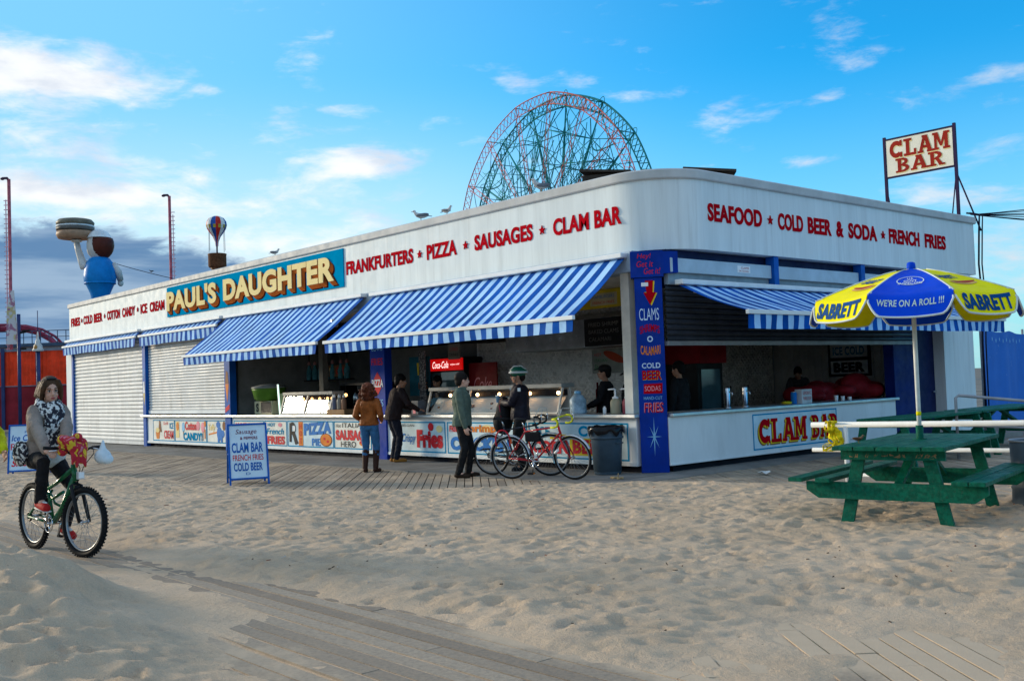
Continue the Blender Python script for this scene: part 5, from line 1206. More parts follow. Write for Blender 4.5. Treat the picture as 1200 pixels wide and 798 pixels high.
        m.beam((-wb-.18, -.05, rk+.03), (-.26, -.03, rk+.05), .012, .012); m.beam((-wb-.18, .05, rk+.03), (-.26, .03, rk+.05), .012, .012)
        for s in (-1, 1): m.tube([(-wb, s*.06, r), (-wb-.10, s*.06, rk+.03)], .006, 5)
        for q in range(4): m.tube([(-wb-.16+q*.11, -.05, rk+.035), (-wb-.16+q*.11, .05, rk+.035)], .005, 5)
        m.build('rear_rack', mat('rack black', (.02, .02, .02), .4), t_)
    return t_
BR = mat('red bike enamel', (.42, .012, .02), .25, .0, coat=.5, var=.06); BG = mat('green bike enamel', (.004, .10, .035), .25, coat=.5, var=.06); BD_ = mat('dark bike enamel', (.02, .02, .03), .3, coat=.4)
bk1 = bicycle('red road bicycle with silver mudguards and yellow bar tape by the painted counter', (-1.26, -1.64, .012), R(20.7), BR, 'road', steer=R(-8), crank=265, lean=R(5))
bk2 = bicycle('dark road bicycle parked just behind the red one, its front end hidden', (-2.08, -1.34, .012), R(20), BD_, 'road', steer=R(14), crank=200, lean=R(6))
m = MB(); m.box((-.10, 0, .66), (.26, .07, .15)); o = m.build('frame_bag', mat('black nylon', (.012, .012, .014), .7), bk1, bevel=.02)
m = MB(); m.box((-.475, -.02, .86-.33+.06), (.012, .03, .07)); m.box((-.155, -.012, .62), (.02, .012, .10), rot=Matrix.Rotation(.3, 3, 'Y')); m.build('reflector_strip', mat('orange reflector', (.75, .16, .05), .3), bk1)
m = MB(); m.tube([(.30, -.10, .42), (.36, -.10, .47)], .02, 8); m.build('front_reflector', WPT, bk1)
m = MB(); m.tube([(-.62+.13*math.cos(R(a)), -.02, .60+.17*math.sin(R(a))) for a in range(-30, 211, 20)], .012, 6); tag(m.build('bike_lock', mat('lock red', (.38, .015, .03), .4)), 'dark red loop lock standing on the rear rack of the red bicycle', 'bike lock'); bpy.data.objects['bike_lock'].location = bk1.location; bpy.data.objects['bike_lock'].rotation_euler = bk1.rotation_euler
bk3 = bicycle('green mountain bike ridden along the swept planks', (-.22, -9.12, .0), R(7), BG, 'mtb', steer=R(10), crank=62)

# ================================================================ PEOPLE
SKIN = mat('skin', (.60, .34, .25), .5, var=.06, vs=8); SKIN2 = mat('tanned skin', (.36, .19, .125), .5, var=.06, vs=8)
def V3(*a): return Vector(a)
def ik(a, c, l1, l2, pole):
    d_ = c-a; L = min(d_.length, (l1+l2)*.999); n = d_.normalized(); x = (l1*l1-l2*l2+L*L)/(2*L); h = math.sqrt(max(0, l1*l1-x*x))
    p = Vector(pole); p = (p-n*p.dot(n)).normalized(); return a+n*x+p*h
def remesh(o, vx, smooth=4, fac=.5, wrinkle=False):
    r_ = o.modifiers.new('r', 'REMESH'); r_.mode = 'VOXEL'; r_.voxel_size = vx; r_.use_smooth_shade = True
    s = o.modifiers.new('s', 'SMOOTH'); s.factor = fac; s.iterations = smooth
    if wrinkle:
        for nm, size, st_ in (('folds', .11, .020), ('creases', .045, .010)):
            tx_ = bpy.data.textures.get(nm) or bpy.data.textures.new(nm, 'CLOUDS'); tx_.noise_scale = size
            d_ = o.modifiers.new(nm, 'DISPLACE'); d_.texture = tx_; d_.strength = st_; d_.mid_level = .36
    return o
def capsule(m, pts, rs, n=12):
    m.tube(pts, rs, n)
    m.ell(pts[0], rs[0], nu=10, nv=7); m.ell(pts[-1], rs[-1], nu=10, nv=7)
def torso(m, S, left, rings):
    """S: spine points; rings: (t along spine, front-back radius, side radius, forward shift)"""
    n = 18; vs = []
    cum = [0]
    for i in range(1, len(S)): cum.append(cum[-1]+(S[i]-S[i-1]).length)
    def at(t_):
        d_ = t_*cum[-1]
        for i in range(1, len(S)):
            if d_ <= cum[i] or i == len(S)-1:
                f = (d_-cum[i-1])/(cum[i]-cum[i-1]); return S[i-1].lerp(S[i], f), (S[i]-S[i-1]).normalized()
    for t_, rx, ry, sh in rings:
        p, tg = at(t_); le = (left-tg*left.dot(tg)).normalized(); fw_ = le.cross(tg)
        for j in range(n):
            a = 2*PI*j/n; c_, s_ = math.cos(a), math.sin(a)
            e = 2.5; q = (abs(c_)**e+abs(s_)**e)**(-1/e)
            vs.append(p+fw_*(rx*c_*q+sh)+le*(ry*s_*q))
    k = len(rings); fs = [(i*n+j, i*n+(j+1) % n, (i+1)*n+(j+1) % n, (i+1)*n+j) for i in range(k-1) for j in range(n)]
    fs += [tuple(range(n))[::-1], tuple(range((k-1)*n, k*n))]; m.add(vs, fs, 0, True)
def hand(m, wr, d_, pn, thumb, curl=.5, s=1.0):
    """wr wrist, d_ along the hand, pn palm normal (towards the palm side), thumb side"""
    d_ = d_.normalized(); pn = (pn-d_*pn.dot(d_)).normalized(); th = thumb-d_*thumb.dot(d_)-pn*thumb.dot(pn); th.normalize()
    Mx = Matrix((d_, th, pn)).transposed()
    m.ell(wr+d_*.045*s, (.058*s, .041*s, .020*s), rot=Mx)
    for i, (off, L) in enumerate(((.028, .070), (.010, .078), (-.009, .072), (-.027, .056))):
        b_ = wr+d_*.078*s+th*off*s; c1 = curl*(1+.08*i)
        p1 = b_+(d_*math.cos(c1*.6)+pn*math.sin(c1*.6))*L*.42*s; p2 = p1+(d_*math.cos(c1*1.5)+pn*math.sin(c1*1.5))*L*.33*s; p3 = p2+(d_*math.cos(c1*2.3)+pn*math.sin(c1*2.3))*L*.25*s
        m.tube([b_-d_*.02*s, b_, p1, p2, p3], [.0095*s, .0095*s, .0088*s, .008*s, .0065*s], 8)
    b_ = wr+d_*.03*s+th*.03*s
    m.tube([b_-d_*.01*s, b_+(d_*.6+th*.7+pn*.3)*.03*s, b_+(d_*.95+th*.75+pn*.5)*.055*s], [.013*s, .0115*s, .008*s], 8)
def cloth(name, col, rough=.85, bump=.5, bs=14, var=.16): return mat(name, col, rough, bump=bump, bs=bs, var=var, vs=6, spec=.2)
def person(label, loc, az, H=1.75, pose={}, skin=SKIN, top=None, bottom=None, shoe=None, hair=None, hairstyle='short', topkw={}, vox=.009, vb=.007, face=True, shoeh=.05, boots=None, group=None, collar=None):
    t_ = thing('person', label, 'person', loc, az, group, H/1.75)
    g = lambda k_, d_: Vector(pose.get(k_, d_))
    hip = g('hip', (0, 0, .93)); ch = g('chest', (.0, 0, 1.27)); nk = g('neck', (-.005, 0, 1.46)); hd = g('head', (.02, 0, 1.615))
    twist = pose.get('twist', 0); left = Vector((-math.sin(twist), math.cos(twist), 0)); fwd = Vector((math.cos(twist), math.sin(twist), 0))
    up = (nk-ch).normalized(); shc = ch.lerp(nk, .70); sw = pose.get('sw', .185)
    sh = {s: shc+left*s*sw for s in (-1, 1)}
    hp = {s: hip+Vector((0, s*.09, -.02)) for s in (-1, 1)}
    side = {-1: 'R', 1: 'L'}
    wr = {s: g('wrist'+side[s], (.05, s*.25, .86)) for s in (-1, 1)}; an = {s: g('ankle'+side[s], (-.02, s*.10, .085)) for s in (-1, 1)}
    el = {s: ik(sh[s], wr[s], .29, .265, pose.get('elb'+side[s], (-.6, s*.5, -.2))) for s in (-1, 1)}
    kn = {s: ik(hp[s], an[s], .425, .42, pose.get('knee'+side[s], (1, s*.12, .0))) for s in (-1, 1)}
    foot = {s: Vector(pose.get('foot'+side[s], (1, s*.18, 0))).normalized() for s in (-1, 1)}
    S = [hip-Vector((0, 0, .10)), hip, hip.lerp(ch, .5)+fwd*pose.get('belly', .0), ch, nk]
    hf = Vector((math.cos(pose.get('yaw', 0)), math.sin(pose.get('yaw', 0)), -math.sin(pose.get('nod', 0)))).normalized(); hl = Z.cross(hf).normalized(); hu = hf.cross(hl)
    tilt = pose.get('tilt', 0); hl, hu = hl*math.cos(tilt)+hu*math.sin(tilt), hu*math.cos(tilt)-hl*math.sin(tilt)
    HM = Matrix((hf, hl, hu)).transposed()*pose.get('hs', 1.10); hq = lambda x, y, z_: hd+HM @ Vector((x, y, z_))
    RG = [(0, .075, .10, 0), (.10, .105, .150, 0), (.22, .112, .160, 0), (.45, .095, .128, 0), (.68, .112, .155, .005), (.84, .105, .165, 0), (.92, .08, .13, -.005), (1.0, .055, .062, 0)]
    m = MB(); torso(m, S, left, RG)
    m.tube([nk-up*.03, nk.lerp(hd, .45), hd-hu*.03], [.056, .05, .055], 12)
    m.ell(hq(-.012, 0, .03), (.098, .076, .098), rot=HM, nu=18, nv=12); m.ell(hq(.022, 0, -.045), (.072, .060, .075), rot=HM); m.ell(hq(.055, 0, -.088), (.03, .028, .022), rot=HM)
    m.tube([hq(.083, 0, .015), hq(.100, 0, -.010), hq(.108, 0, -.028)], [.010, .013, .015], 8); m.ell(hq(.098, 0, -.032), (.012, .018, .009), rot=HM)
    m.ell(hq(.078, 0, .030), (.018, .05, .010), rot=HM)
    for s in (-1, 1): m.ell(hq(-.008, s*.077, -.012), (.02, .010, .032), rot=HM); m.ell(hq(.062, s*.035, -.035), (.025, .022, .02), rot=HM)
    m.ell(hq(.086, 0, -.060), (.014, .024, .011), rot=HM)
    for s in (-1, 1):
        capsule(m, [sh[s], sh[s].lerp(el[s], .5), el[s], el[s].lerp(wr[s], .35), wr[s]], [.052, .047, .038, .037, .025])
        hd_dir = (wr[s]-el[s]).normalized() if 'hand'+side[s] not in pose else Vector(pose['hand'+side[s]]).normalized()
        pnrm = Vector(pose.get('palm'+side[s], (0, -s, 0))); thb = Vector(pose.get('thumb'+side[s], (1, 0, .1)))
        hand(m, wr[s], hd_dir, pnrm, thb, pose.get('curl'+side[s], .45))
        capsule(m, [hp[s], hp[s].lerp(kn[s], .5), kn[s], kn[s].lerp(an[s], .35), an[s]], [.074, .062, .045, .043, .033])
        m.tube([an[s], an[s]+foot[s]*.08-Vector((0, 0, .04)), an[s]+foot[s]*.17-Vector((0, 0, .06))], [.035, .035, .022], 8)
    body = remesh(m.build('body', skin, t_), vb, 3, .4)
    # face
    if face:
        for s in (-1, 1):
            m = MB(); m.ell(hq(.0745, s*.031, .006), (.012, .016, .0095), rot=HM, nu=10, nv=7); ey = m.build('eye', mat('eye white', (.62, .60, .57), .3), body)
            m = MB(); m.ell(hq(.0835, s*.031, .006), (.004, .0075, .0078), rot=HM, nu=10, nv=6); m.tube([hq(.080, s*.016, .014), hq(.0865, s*.031, .018), hq(.078, s*.048, .012)], .0032, 6); m.build('iris', mat('dark iris', (.02, .012, .008), .3), ey if 0 else body)
            m = MB(); m.tube([hq(.089, s*.014, .032), hq(.089, s*.033, .039), hq(.074, s*.054, .031)], [.005, .005, .003], 6); m.build('eyebrow', mat('brow brown', (.06, .03, .018), .8), body)
        m = MB(); m.ell(hq(.0975, 0, -.0565), (.006, .022, .0055), rot=HM); m.ell(hq(.0965, 0, -.066), (.007, .019, .006), rot=HM); m.build('mouth', mat('lips', (.36, .10, .09), .45), body)
    # clothes
    k_ = dict(ease=.028, hem=.12, sleeve=1.0, cuff=.042, up_r=.070, mid=.058); k_.update(topkw)
    if top:
        m = MB(); e = k_['ease']
        h0 = k_['hem']; R2 = [(h0, .112+e, .152+e, 0), (h0+.02, .118+e, .158+e, 0)]+[(a, b_+e, c+e, d_) for a, b_, c, d_ in RG if a > h0+.05 and a < .95]+[(1.0, .066+e*.6, .078+e*.6, 0)]
        torso(m, S, left, R2)
        for s in (-1, 1):
            q = el[s].lerp(wr[s], k_['sleeve']*.97)
            capsule(m, [sh[s]-left*s*.02, sh[s].lerp(el[s], .5), el[s], el[s].lerp(wr[s], .4), q], [k_['up_r'], k_['up_r']*.93, k_['mid'], k_['mid']*.92, k_['cuff']])
            m.v  # keep
        if collar: m.tube([nk+Vector((.075*math.cos(a)*1.0, .078*math.sin(a), .02+.01*math.cos(a))) for a in [2*PI*i/16 for i in range(16)]], collar, 8, closed=True)
        remesh(m.build(k_.get('name', 'jacket'), top, t_), vox, 5, wrinkle=True)
    if bottom:
        m = MB(); e = .012
        torso(m, S, left, [(0, .09, .12, 0), (.10, .105+e, .150+e, 0), (.22, .112+e, .160+e, 0), (.30, .108+e, .150+e, 0)])
        wr_ = pose.get('leg_r', 1.0)
        for s in (-1, 1):
            q = an[s].lerp(kn[s], .0) if not boots else an[s].lerp(kn[s], .55)
            capsule(m, [hp[s], hp[s].lerp(kn[s], .5), kn[s], kn[s].lerp(an[s], .4), q+Vector((0, 0, .0))], [.100*wr_, .088*wr_, .066*wr_, .063*wr_, (.056 if not boots else .058)*wr_])
        remesh(m.build('trousers', bottom, t_), vox, 5, wrinkle=True)
    for s in (-1, 1):
        m = MB(); a = an[s]; f_ = foot[s]; zf = Vector((0, 0, 1)); nrm = (zf-f_*f_.z).normalized()
        m.tube([a-f_*.075-nrm*.045, a-f_*.03-nrm*.045, a+f_*.06-nrm*.05, a+f_*.13-nrm*.055, a+f_*.185-nrm*.06, a+f_*.20-nrm*.06], [.028, .042, .044, .044, .036, .018], 12)
        m.ell(a-nrm*.012, (.052, .046, .055))
        if boots: capsule(m, [a, a.lerp(kn[s], .45), a.lerp(kn[s], .78)], [.054, .064, .074])
        lo = (a-nrm*.085)
        o = m.build('boot' if boots else 'shoe', shoe, t_)
        remesh(o, .009, 3)
    if hair:
        m = MB()
        if hairstyle == 'short':
            m.ell(hq(-.022, 0, .045), (.108, .086, .098), rot=HM, nu=18, nv=12); m.ell(hq(-.065, 0, -.01), (.055, .072, .08), rot=HM)
        elif hairstyle == 'bob':
            m.ell(hq(-.028, 0, .048), (.108, .094, .096), rot=HM, nu=18, nv=12)
            for s in (-1, 1):
                for q in range(4): m.tube([hq(.05-q*.035, s*(.055+.014*q), .115-.01*q), hq(.052-q*.04, s*(.086+.006*(q % 2)), .04), hq(.02-q*.04, s*(.092+.006*q), -.05), hq(.02-q*.045, s*(.096+.010*q), -.115+.01*q)], [.018, .022, .024, .009], 8)
            m.ell(hq(-.085, 0, -.05), (.045, .085, .115), rot=HM)
        elif hairstyle == 'curly':
            rc_ = random.Random(11)
            m.ell(hq(-.04, 0, .02), (.12, .125, .135), rot=HM); m.ell(hq(-.06, 0, -.10), (.09, .135, .12), rot=HM)
            for q in range(90):
                a, b_ = rc_.uniform(0, 2*PI), rc_.uniform(-.9, 1); rr_ = math.sqrt(max(0, 1-b_*b_)); w_ = .125+.03*(b_ < .2)
                x = -.045+w_*rr_*math.cos(a)
                if x > .055: continue
                m.ell(hq(x, w_*rr_*math.sin(a)*1.05, -.03+.155*b_), rc_.uniform(.022, .036), nu=7, nv=5)
        remesh(m.build('hair', hair, t_), .009, 2 if hairstyle == 'curly' else 4)
    t_['_h'] = 0; del t_['_h']
    return t_, dict(hq=hq, HM=HM, sh=sh, el=el, wr=wr, nk=nk, hd=hd, S=S, left=left, ch=ch, hip=hip, body=body)
def clothmat(name, c1, c2, scale, lo=.48, hi=.54):
    m = bpy.data.materials.new(name); m.use_nodes = True; k = NT(m.node_tree); tc = k.n.new('ShaderNodeTexCoord').outputs['Object']
    k.put(k.n['Principled BSDF'].inputs['Base Color'], k.mix(k.rng(k.noise(tc, scale, 2, .5), lo, hi), c1+(1,), c2+(1,))); k.n['Principled BSDF'].inputs['Roughness'].default_value = .9; return m
def azpx(deg): return R(deg)
LEATH = mat('tan leather', (.26, .072, .016), .42, var=.2, bump=.4, bs=22, vs=7); DENIM = cloth('blue denim', (.035, .125, .27)); BOOT = mat('brown boot leather', (.045, .018, .012), .5)
AUB = cloth('auburn hair', (.115, .025, .007), .6, .9, 40, .35)
person('woman with bushy auburn hair, tan leather jacket, jeans and tall brown boots', (-5.29, -2.1, .0), R(128), 1.58, dict(wristR=(.16, -.21, 1.02), wristL=(.16, .20, 1.02), elbR=(-.7, -.3, -.3), elbL=(-.7, .3, -.3), ankleR=(0, -.11, .085), ankleL=(-.03, .10, .085), nod=.1),
       top=LEATH, bottom=DENIM, shoe=BOOT, hair=AUB, hairstyle='curly', boots=True, face=False, topkw=dict(hem=.16, ease=.03), collar=.022)
DKB = cloth('dark brown coat', (.020, .011, .011)); DKT = cloth('dark navy trousers', (.010, .012, .022))
person('man in dark coat and tan shoes leaning on the counter by the pizza pilaster', (-6.75, -.52, .012), R(75), 1.76, dict(hip=(-.04, 0, .93), chest=(.06, 0, 1.27), neck=(.10, 0, 1.45), head=(.15, 0, 1.60), wristR=(.40, -.26, 1.02), wristL=(.42, .16, 1.05), elbR=(-.5, -.6, -.3), handR=(1, .1, 0), handL=(1, -.1, 0), palmR=(0, 0, -1), palmL=(0, 0, -1), nod=.2, yaw=-.2),
       top=DKB, bottom=DKT, shoe=mat('tan shoe', (.34, .15, .03), .5), hair=mat('black hair', (.008, .007, .007), .6), skin=SKIN2, topkw=dict(hem=.02, ease=.045, up_r=.078))
OLV = cloth('olive green jacket', (.085, .115, .09)); BLKT = cloth('black trousers', (.009, .009, .010))
person('man in an olive green jacket and black trousers standing in profile on the planks', (-2.82, -1.93, .0), R(40), 1.70, dict(wristR=(.10, -.21, .84), wristL=(.06, .22, .84), yaw=.55, head=(.03, 0, 1.62), ankleR=(-.06, -.11, .085), ankleL=(.06, .10, .085), footR=(1, -.1, 0), belly=.02),
       top=OLV, bottom=BLKT, shoe=mat('dark brown shoe', (.03, .018, .012), .5), hair=mat('dark hair', (.014, .010, .009), .6), topkw=dict(hem=.05, ease=.04, up_r=.075, mid=.062), collar=.024)
CYJ = cloth('plum black cycling jacket', (.011, .008, .016), .6)
pm, pi = person('cyclist in green striped helmet and dark jacket standing behind the parked bicycles', (-2.78, -.68, .012), R(222), 1.74, dict(wristL=(.30, -.02, 1.17), wristR=(.14, -.25, .93), elbL=(-.2, .6, -.5), handL=(.7, -.3, .3), palmL=(.2, -1, 0), thumbL=(.3, 0, 1), curlL=.9, head=(.02, 0, 1.62)),
       top=CYJ, bottom=BLKT, shoe=BLACK, hair=mat('dark hair', (.014, .010, .009), .6), skin=SKIN2, topkw=dict(hem=.06, ease=.05, up_r=.08, mid=.068))
HG = mat('helmet green', (.008, .10, .06), .3, coat=.3); HW = mat('helmet white', (.55, .58, .58), .35)
m = MB(); hq = pi['hq']; HM = pi['HM']; m.ell(hq(-.01, 0, .065), (.138, .108, .098), rot=HM, nu=24, nv=14); o = m.build('helmet', HG, pm)
m = MB(); m.torus(hq(-.01, 0, .055), HM @ Z, .106, .016, 28, 8); m.v = [tuple(hq(-.01, 0, .055)+HM @ Vector((((HM.transposed() @ (Vector(p)-hq(-.01, 0, .055))).x*1.16), (HM.transposed() @ (Vector(p)-hq(-.01, 0, .055))).y*.92, (HM.transposed() @ (Vector(p)-hq(-.01, 0, .055))).z))) for p in m.v]
for s in (-1, 0, 1): m.tube([hq(.12, s*.045, .085), hq(.05, s*.062, .150), hq(-.06, s*.062, .155), hq(-.135, s*.04, .10)], .010, 6)
m.build('helmet_stripe', HW, o)
m = MB(); m.tube([hq(.01, .085, .03), hq(.03, .075, -.06), hq(.055, 0, -.112), hq(.03, -.075, -.06), hq(.01, -.085, .03)], .006, 5); m.build('helmet_strap', BLACK, o)
m = MB(); m.ell(hq(.095, 0, .012), (.016, .062, .018), rot=HM); m.build('sunglasses', mat('dark lens', (.03, .012, .01), .1), pm)
m = MB()
for z_, y in ((1.40, .0), (1.32, .02), (1.25, .035)): m.box((.155, y+.02, z_), (.012, .035, .05))
m.box((-.02, .26, 1.385), (.05, .012, .06)); m.build('reflective_patch', mat('reflective white', (.8, .8, .78), .4), pm)
mw = Matrix.Translation(Vector((-2.78, -.68, .012))) @ Matrix.Rotation(R(222), 4, 'Z')
c_ = thing('paper_cup', 'pale blue paper cup held by the cyclist in the helmet', 'cup', mw @ Vector((.385, -.055, 1.165)))
m = MB(); m.lathe([(.028, 0), (.038, .11), (.040, .112), (.036, .112), (.026, .004)], 16); m.build('body', mat('cup blue', (.18, .36, .55), .5), c_); m = MB(); m.lathe([(.041, .112), (.041, .12), (.03, .125)], 16); m.build('lid', WPT, c_)
bp_ = thing('backpack', 'big black backpack with dark red piping hanging at the cyclist\'s side', 'backpack', mw @ Vector((.30, -.20, .92)), R(222), scale=1.2)
m = MB(); m.ell((0, 0, 0), (.13, .20, .27)); m.ell((.06, 0, -.08), (.11, .17, .17)); m.ell((0, 0, .2), (.08, .10, .09)); remesh(m.build('bag', mat('black nylon', (.012, .012, .014), .7), bp_), .012, 4)
m = MB(); m.tube([(.02, .19, -.02), (.05, .15, .15), (.05, 0, .24), (.05, -.15, .15), (.02, -.19, -.02)], .010, 6); m.build('piping', mat('dark red piping', (.16, .01, .03), .6), bp_)
m = MB(); m.tube([(-.10, .08, .2), (-.16, .09, .34), (-.22, .09, .5), (-.3, .08, .56)], .016, 6); m.build('strap', BLACK, bp_)
# woman on the mountain bike
KN = cloth('taupe knit', (.27, .215, .18), .95, .7, 40); LEG = cloth('black leggings', (.010, .010, .013), .8)
GX = Matrix.Translation(Vector((-.22, -9.12, 0))) @ Matrix.Rotation(R(7), 4, 'Z')
pc, ci = person('young woman in a taupe sweater and black and white scarf riding the green bike', (-.22, -9.12, .0), R(7), 1.75, dict(hip=(-.26, 0, .93), chest=(-.20, 0, 1.27), neck=(-.15, 0, 1.44), head=(-.10, 0, 1.595), sw=.155,
    wristR=(.30, -.24, 1.03), wristL=(.26, -.02, 1.08), elbR=(-.5, -.7, -.4), elbL=(-.3, .9, -.3), handR=(1, .25, -.35), palmR=(0, .3, -1), thumbR=(.3, 1, 0), curlR=.8, handL=(.6, -.8, -.2), palmL=(.2, .3, -1), thumbL=(.6, .4, .3), curlL=.7,
    ankleR=(-.03, -.155, .53), ankleL=(-.17, .155, .235), footR=(1, -.05, -.08), footL=(1, .05, -.25), kneeR=(1, -.25, .3), kneeL=(1, .15, .3), hs=1.0, yaw=-.20, nod=.20, tilt=.04, leg_r=.9),
    top=KN, bottom=LEG, shoe=mat('red canvas shoe', (.45, .02, .02), .6), hair=cloth('light brown hair', (.085, .042, .02), .6, .8, 45, .3), hairstyle='bob', topkw=dict(name='sweater', hem=.14, ease=.03, up_r=.068, mid=.058, cuff=.045), vb=.0058, vox=.0075)
SCF = clothmat('black and white scarf', (.012, .013, .025), (.62, .62, .60), 30, .50, .56)
m = MB(); nk = ci['nk']
for q, (z_, r_, t_) in enumerate(((-.005, .098, .040), (.030, .090, .036), (-.05, .110, .038))):
    m.tube([nk+Vector((.012+r_*math.cos(a)*1.05, r_*math.sin(a)*1.05, z_+.014*math.sin(3*a+q)-.025*math.cos(a))) for a in [2*PI*i/20 for i in range(20)]], t_, 10, closed=True)
for y0, y1, z1 in ((.045, .06, .97), (-.03, -.06, 1.0), (.0, .01, 1.03)): m.tube([(-.045, y0, 1.40), (-.030, y0*1.3, 1.27), (-.06, y1, 1.12), (-.06, y1*1.1, z1)], [.055, .062, .066, .05], 10)
remesh(m.build('scarf', SCF, pc), .0085, 4)
m = MB(); torso(m, ci['S'], ci['left'], [(.02, .10, .15, 0), (.10, .14, .185, .01), (.22, .15, .195, .01), (.30, .14, .18, 0)]); m.v = [(x, y, z_-.02) for x, y, z_ in m.v]
remesh(m.build('white_hem', cloth('white shirt', (.55, .57, .55)), pc), .01, 4)
m = MB(); m.box((-.36, -.0, .98), (.14, .36, .22)); m.ell((-.30, -.22, .98), (.13, .06, .13)); remesh(m.build('hip_pouch', SCF, pc), .012, 8)
m = MB(); hq = ci['hq']
m.ell(hq(.035, .0, .122), (.02, .05, .012), rot=ci['HM']); m.build('hair_clip', BLACK, pc)
for o in [c for c in pc.children if c.name.startswith('shoe')]:
    m = MB(); a = Vector((-.03, -.155, .53)) if o is [c for c in pc.children if c.name.startswith('shoe')][0] else Vector((-.17, .155, .235)); f_ = Vector((1, 0, -.10 if a.y < 0 else -.25)).normalized(); nr = Vector((-f_.z, 0, f_.x)) if 0 else Vector((f_.z*-1, 0, f_.x))
    m.tube([a-f_*.07-nr*.083, a+f_*.06-nr*.088, a+f_*.19-nr*.09], [.030, .042, .034], 10, flat=.3 if 0 else 1); m.v = [tuple(Vector(p)-nr*((Vector(p)-(a-nr*.086)).dot(nr))*.72) for p in m.v]
    m.build('sole', mat('white sole', (.62, .62, .6), .6), o)
    m = MB(); m.ell(a+f_*.09-nr*.018, (.06, .022, .018)); m.build('laces', mat('white sole', (.62, .62, .6), .6), o)
# cloth bundle and plastic bag on her handlebar
BUN_ = bpy.data.materials.new('bright scarf bundle'); BUN_.use_nodes = True; k = NT(BUN_.node_tree); tc = k.n.new('ShaderNodeTexCoord').outputs['Object']; nz = k.noise(tc, 9, 2, .5, 1.2)
k.put(k.n['Principled BSDF'].inputs['Base Color'], k.mix(k.rng(nz, .60, .63), k.mix(k.rng(nz, .40, .43), (.62, .42, .02, 1), (.42, .012, .03, 1)), (.55, .18, .22, 1))); k.n['Principled BSDF'].inputs['Roughness'].default_value = .85
m = MB(); rb = random.Random(8)
for i in range(16): m.ell((rb.uniform(-.08, .08), rb.uniform(-.13, .13), rb.uniform(-.09, .08)), (rb.uniform(.05, .085), rb.uniform(.05, .085), rb.uniform(.05, .08)), nu=9, nv=7)
for i in range(4): m.tube([(.05, -.06+.05*i, -.05), (.09, -.05+.04*i, -.14), (.07, -.06+.05*i, -.24-.04*(i % 2))], [.035, .03, .015], 8)
o = remesh(m.build('cloth_bundle', BUN_, None), .009, 3); o.scale = (.84,)*3; o.location = GX @ Vector((.45, -.03, 1.08)); o.rotation_euler = (0, 0, R(7)); tag(o, 'red and yellow cloth bundle heaped over the handlebar of the green bike', 'cloth')
PLB = mat('white plastic bag', (.62, .70, .74), .3, var=.1, bump=.6, bs=12)
m = MB(); m.ell((0, 0, -.03), (.06, .085, .075)); m.ell((.02, .03, -.06), (.05, .07, .05)); m.tube([(0, 0, .02), (-.02, .01, .09), (-.03, .02, .13)], [.045, .02, .012], 8); o = remesh(m.build('plastic_bag', PLB, None), .011, 3); o.location = GX @ Vector((.43, .26, .96)); tag(o, 'white plastic bag slung from the left grip of the green bike', 'bag')
# passer-by cut off by the left edge
HV = cloth('yellow jacket', (.55, .60, .01), .7)
ppl, ppi = person('passer-by in a bright yellow jacket, mostly cut off by the left edge of the photo', (-.66, -9.83, .0), R(15), 1.72, dict(wristL=(.16, .30, 1.02), wristR=(.22, -.22, 1.05), elbL=(-.5, .6, -.2), handL=(.6, -.1, -.5)),
       top=HV, bottom=DKT, shoe=BLACK, hair=mat('dark hair', (.014, .010, .009), .6), topkw=dict(ease=.04, sleeve=.9))
# staff inside
RAP = cloth('dark red apron', (.14, .006, .010)); BSH = cloth('black work shirt', (.010, .010, .012))
def worker(label, loc, az, pose={}, top=BSH, cap=None, H=1.72, apron=False):
    t_, i_ = person(label, loc, az, H, pose, skin=SKIN2, top=top, bottom=BLKT, shoe=BLACK, hair=mat('black hair', (.008, .007, .007), .6), vox=.012, vb=.009, topkw=dict(name='shirt', hem=.1), face=True)
    if cap:
        m = MB(); hq = i_['hq']; m.ell(hq(-.015, 0, .07), (.112, .09, .075), rot=i_['HM']); m.tube([hq(.05, 0, .075), hq(.16, 0, .055)], [.06, .05], 10, flat=.2); m.build('cap', cap, t_)
    if apron:
        m = MB(); m.box((.155, 0, 1.02), (.012, .30, .62)); m.box((.148, 0, 1.38), (.012, .18, .14)); m.build('apron', RAP, t_, bevel=.005)
    return t_
worker('cook in a black cap and dark red apron in front of the hot dog poster', (-2.3, .95, .04), R(215), dict(wristR=(.3, -.15, 1.02), wristL=(.3, .15, 1.02)), cap=BLACK, apron=True)
worker('cook in black with a dark cap half hidden by the corner column', (-1.72, .98, .04), R(190), dict(nod=.3), cap=BLACK, H=1.66)
worker('server in black standing beyond the corner column beside the drinks cabinet', (-1.15, 1.6, .04), R(190), dict(nod=.15), H=1.73)
worker('server in grey bending over before the white boarded wall', (-3.2, 8.4, .04), R(-60), dict(chest=(.16, 0, 1.22), neck=(.28, 0, 1.36), head=(.36, 0, 1.48), wristR=(.5, -.15, .95), wristL=(.5, .15, .95), nod=.5), top=cloth('grey work shirt', (.05, .055, .06)))
worker('server with dark hair behind the glass case near the red lit fridge', (-7.75, 1.35, .04), R(270), dict(nod=.3), H=1.68)
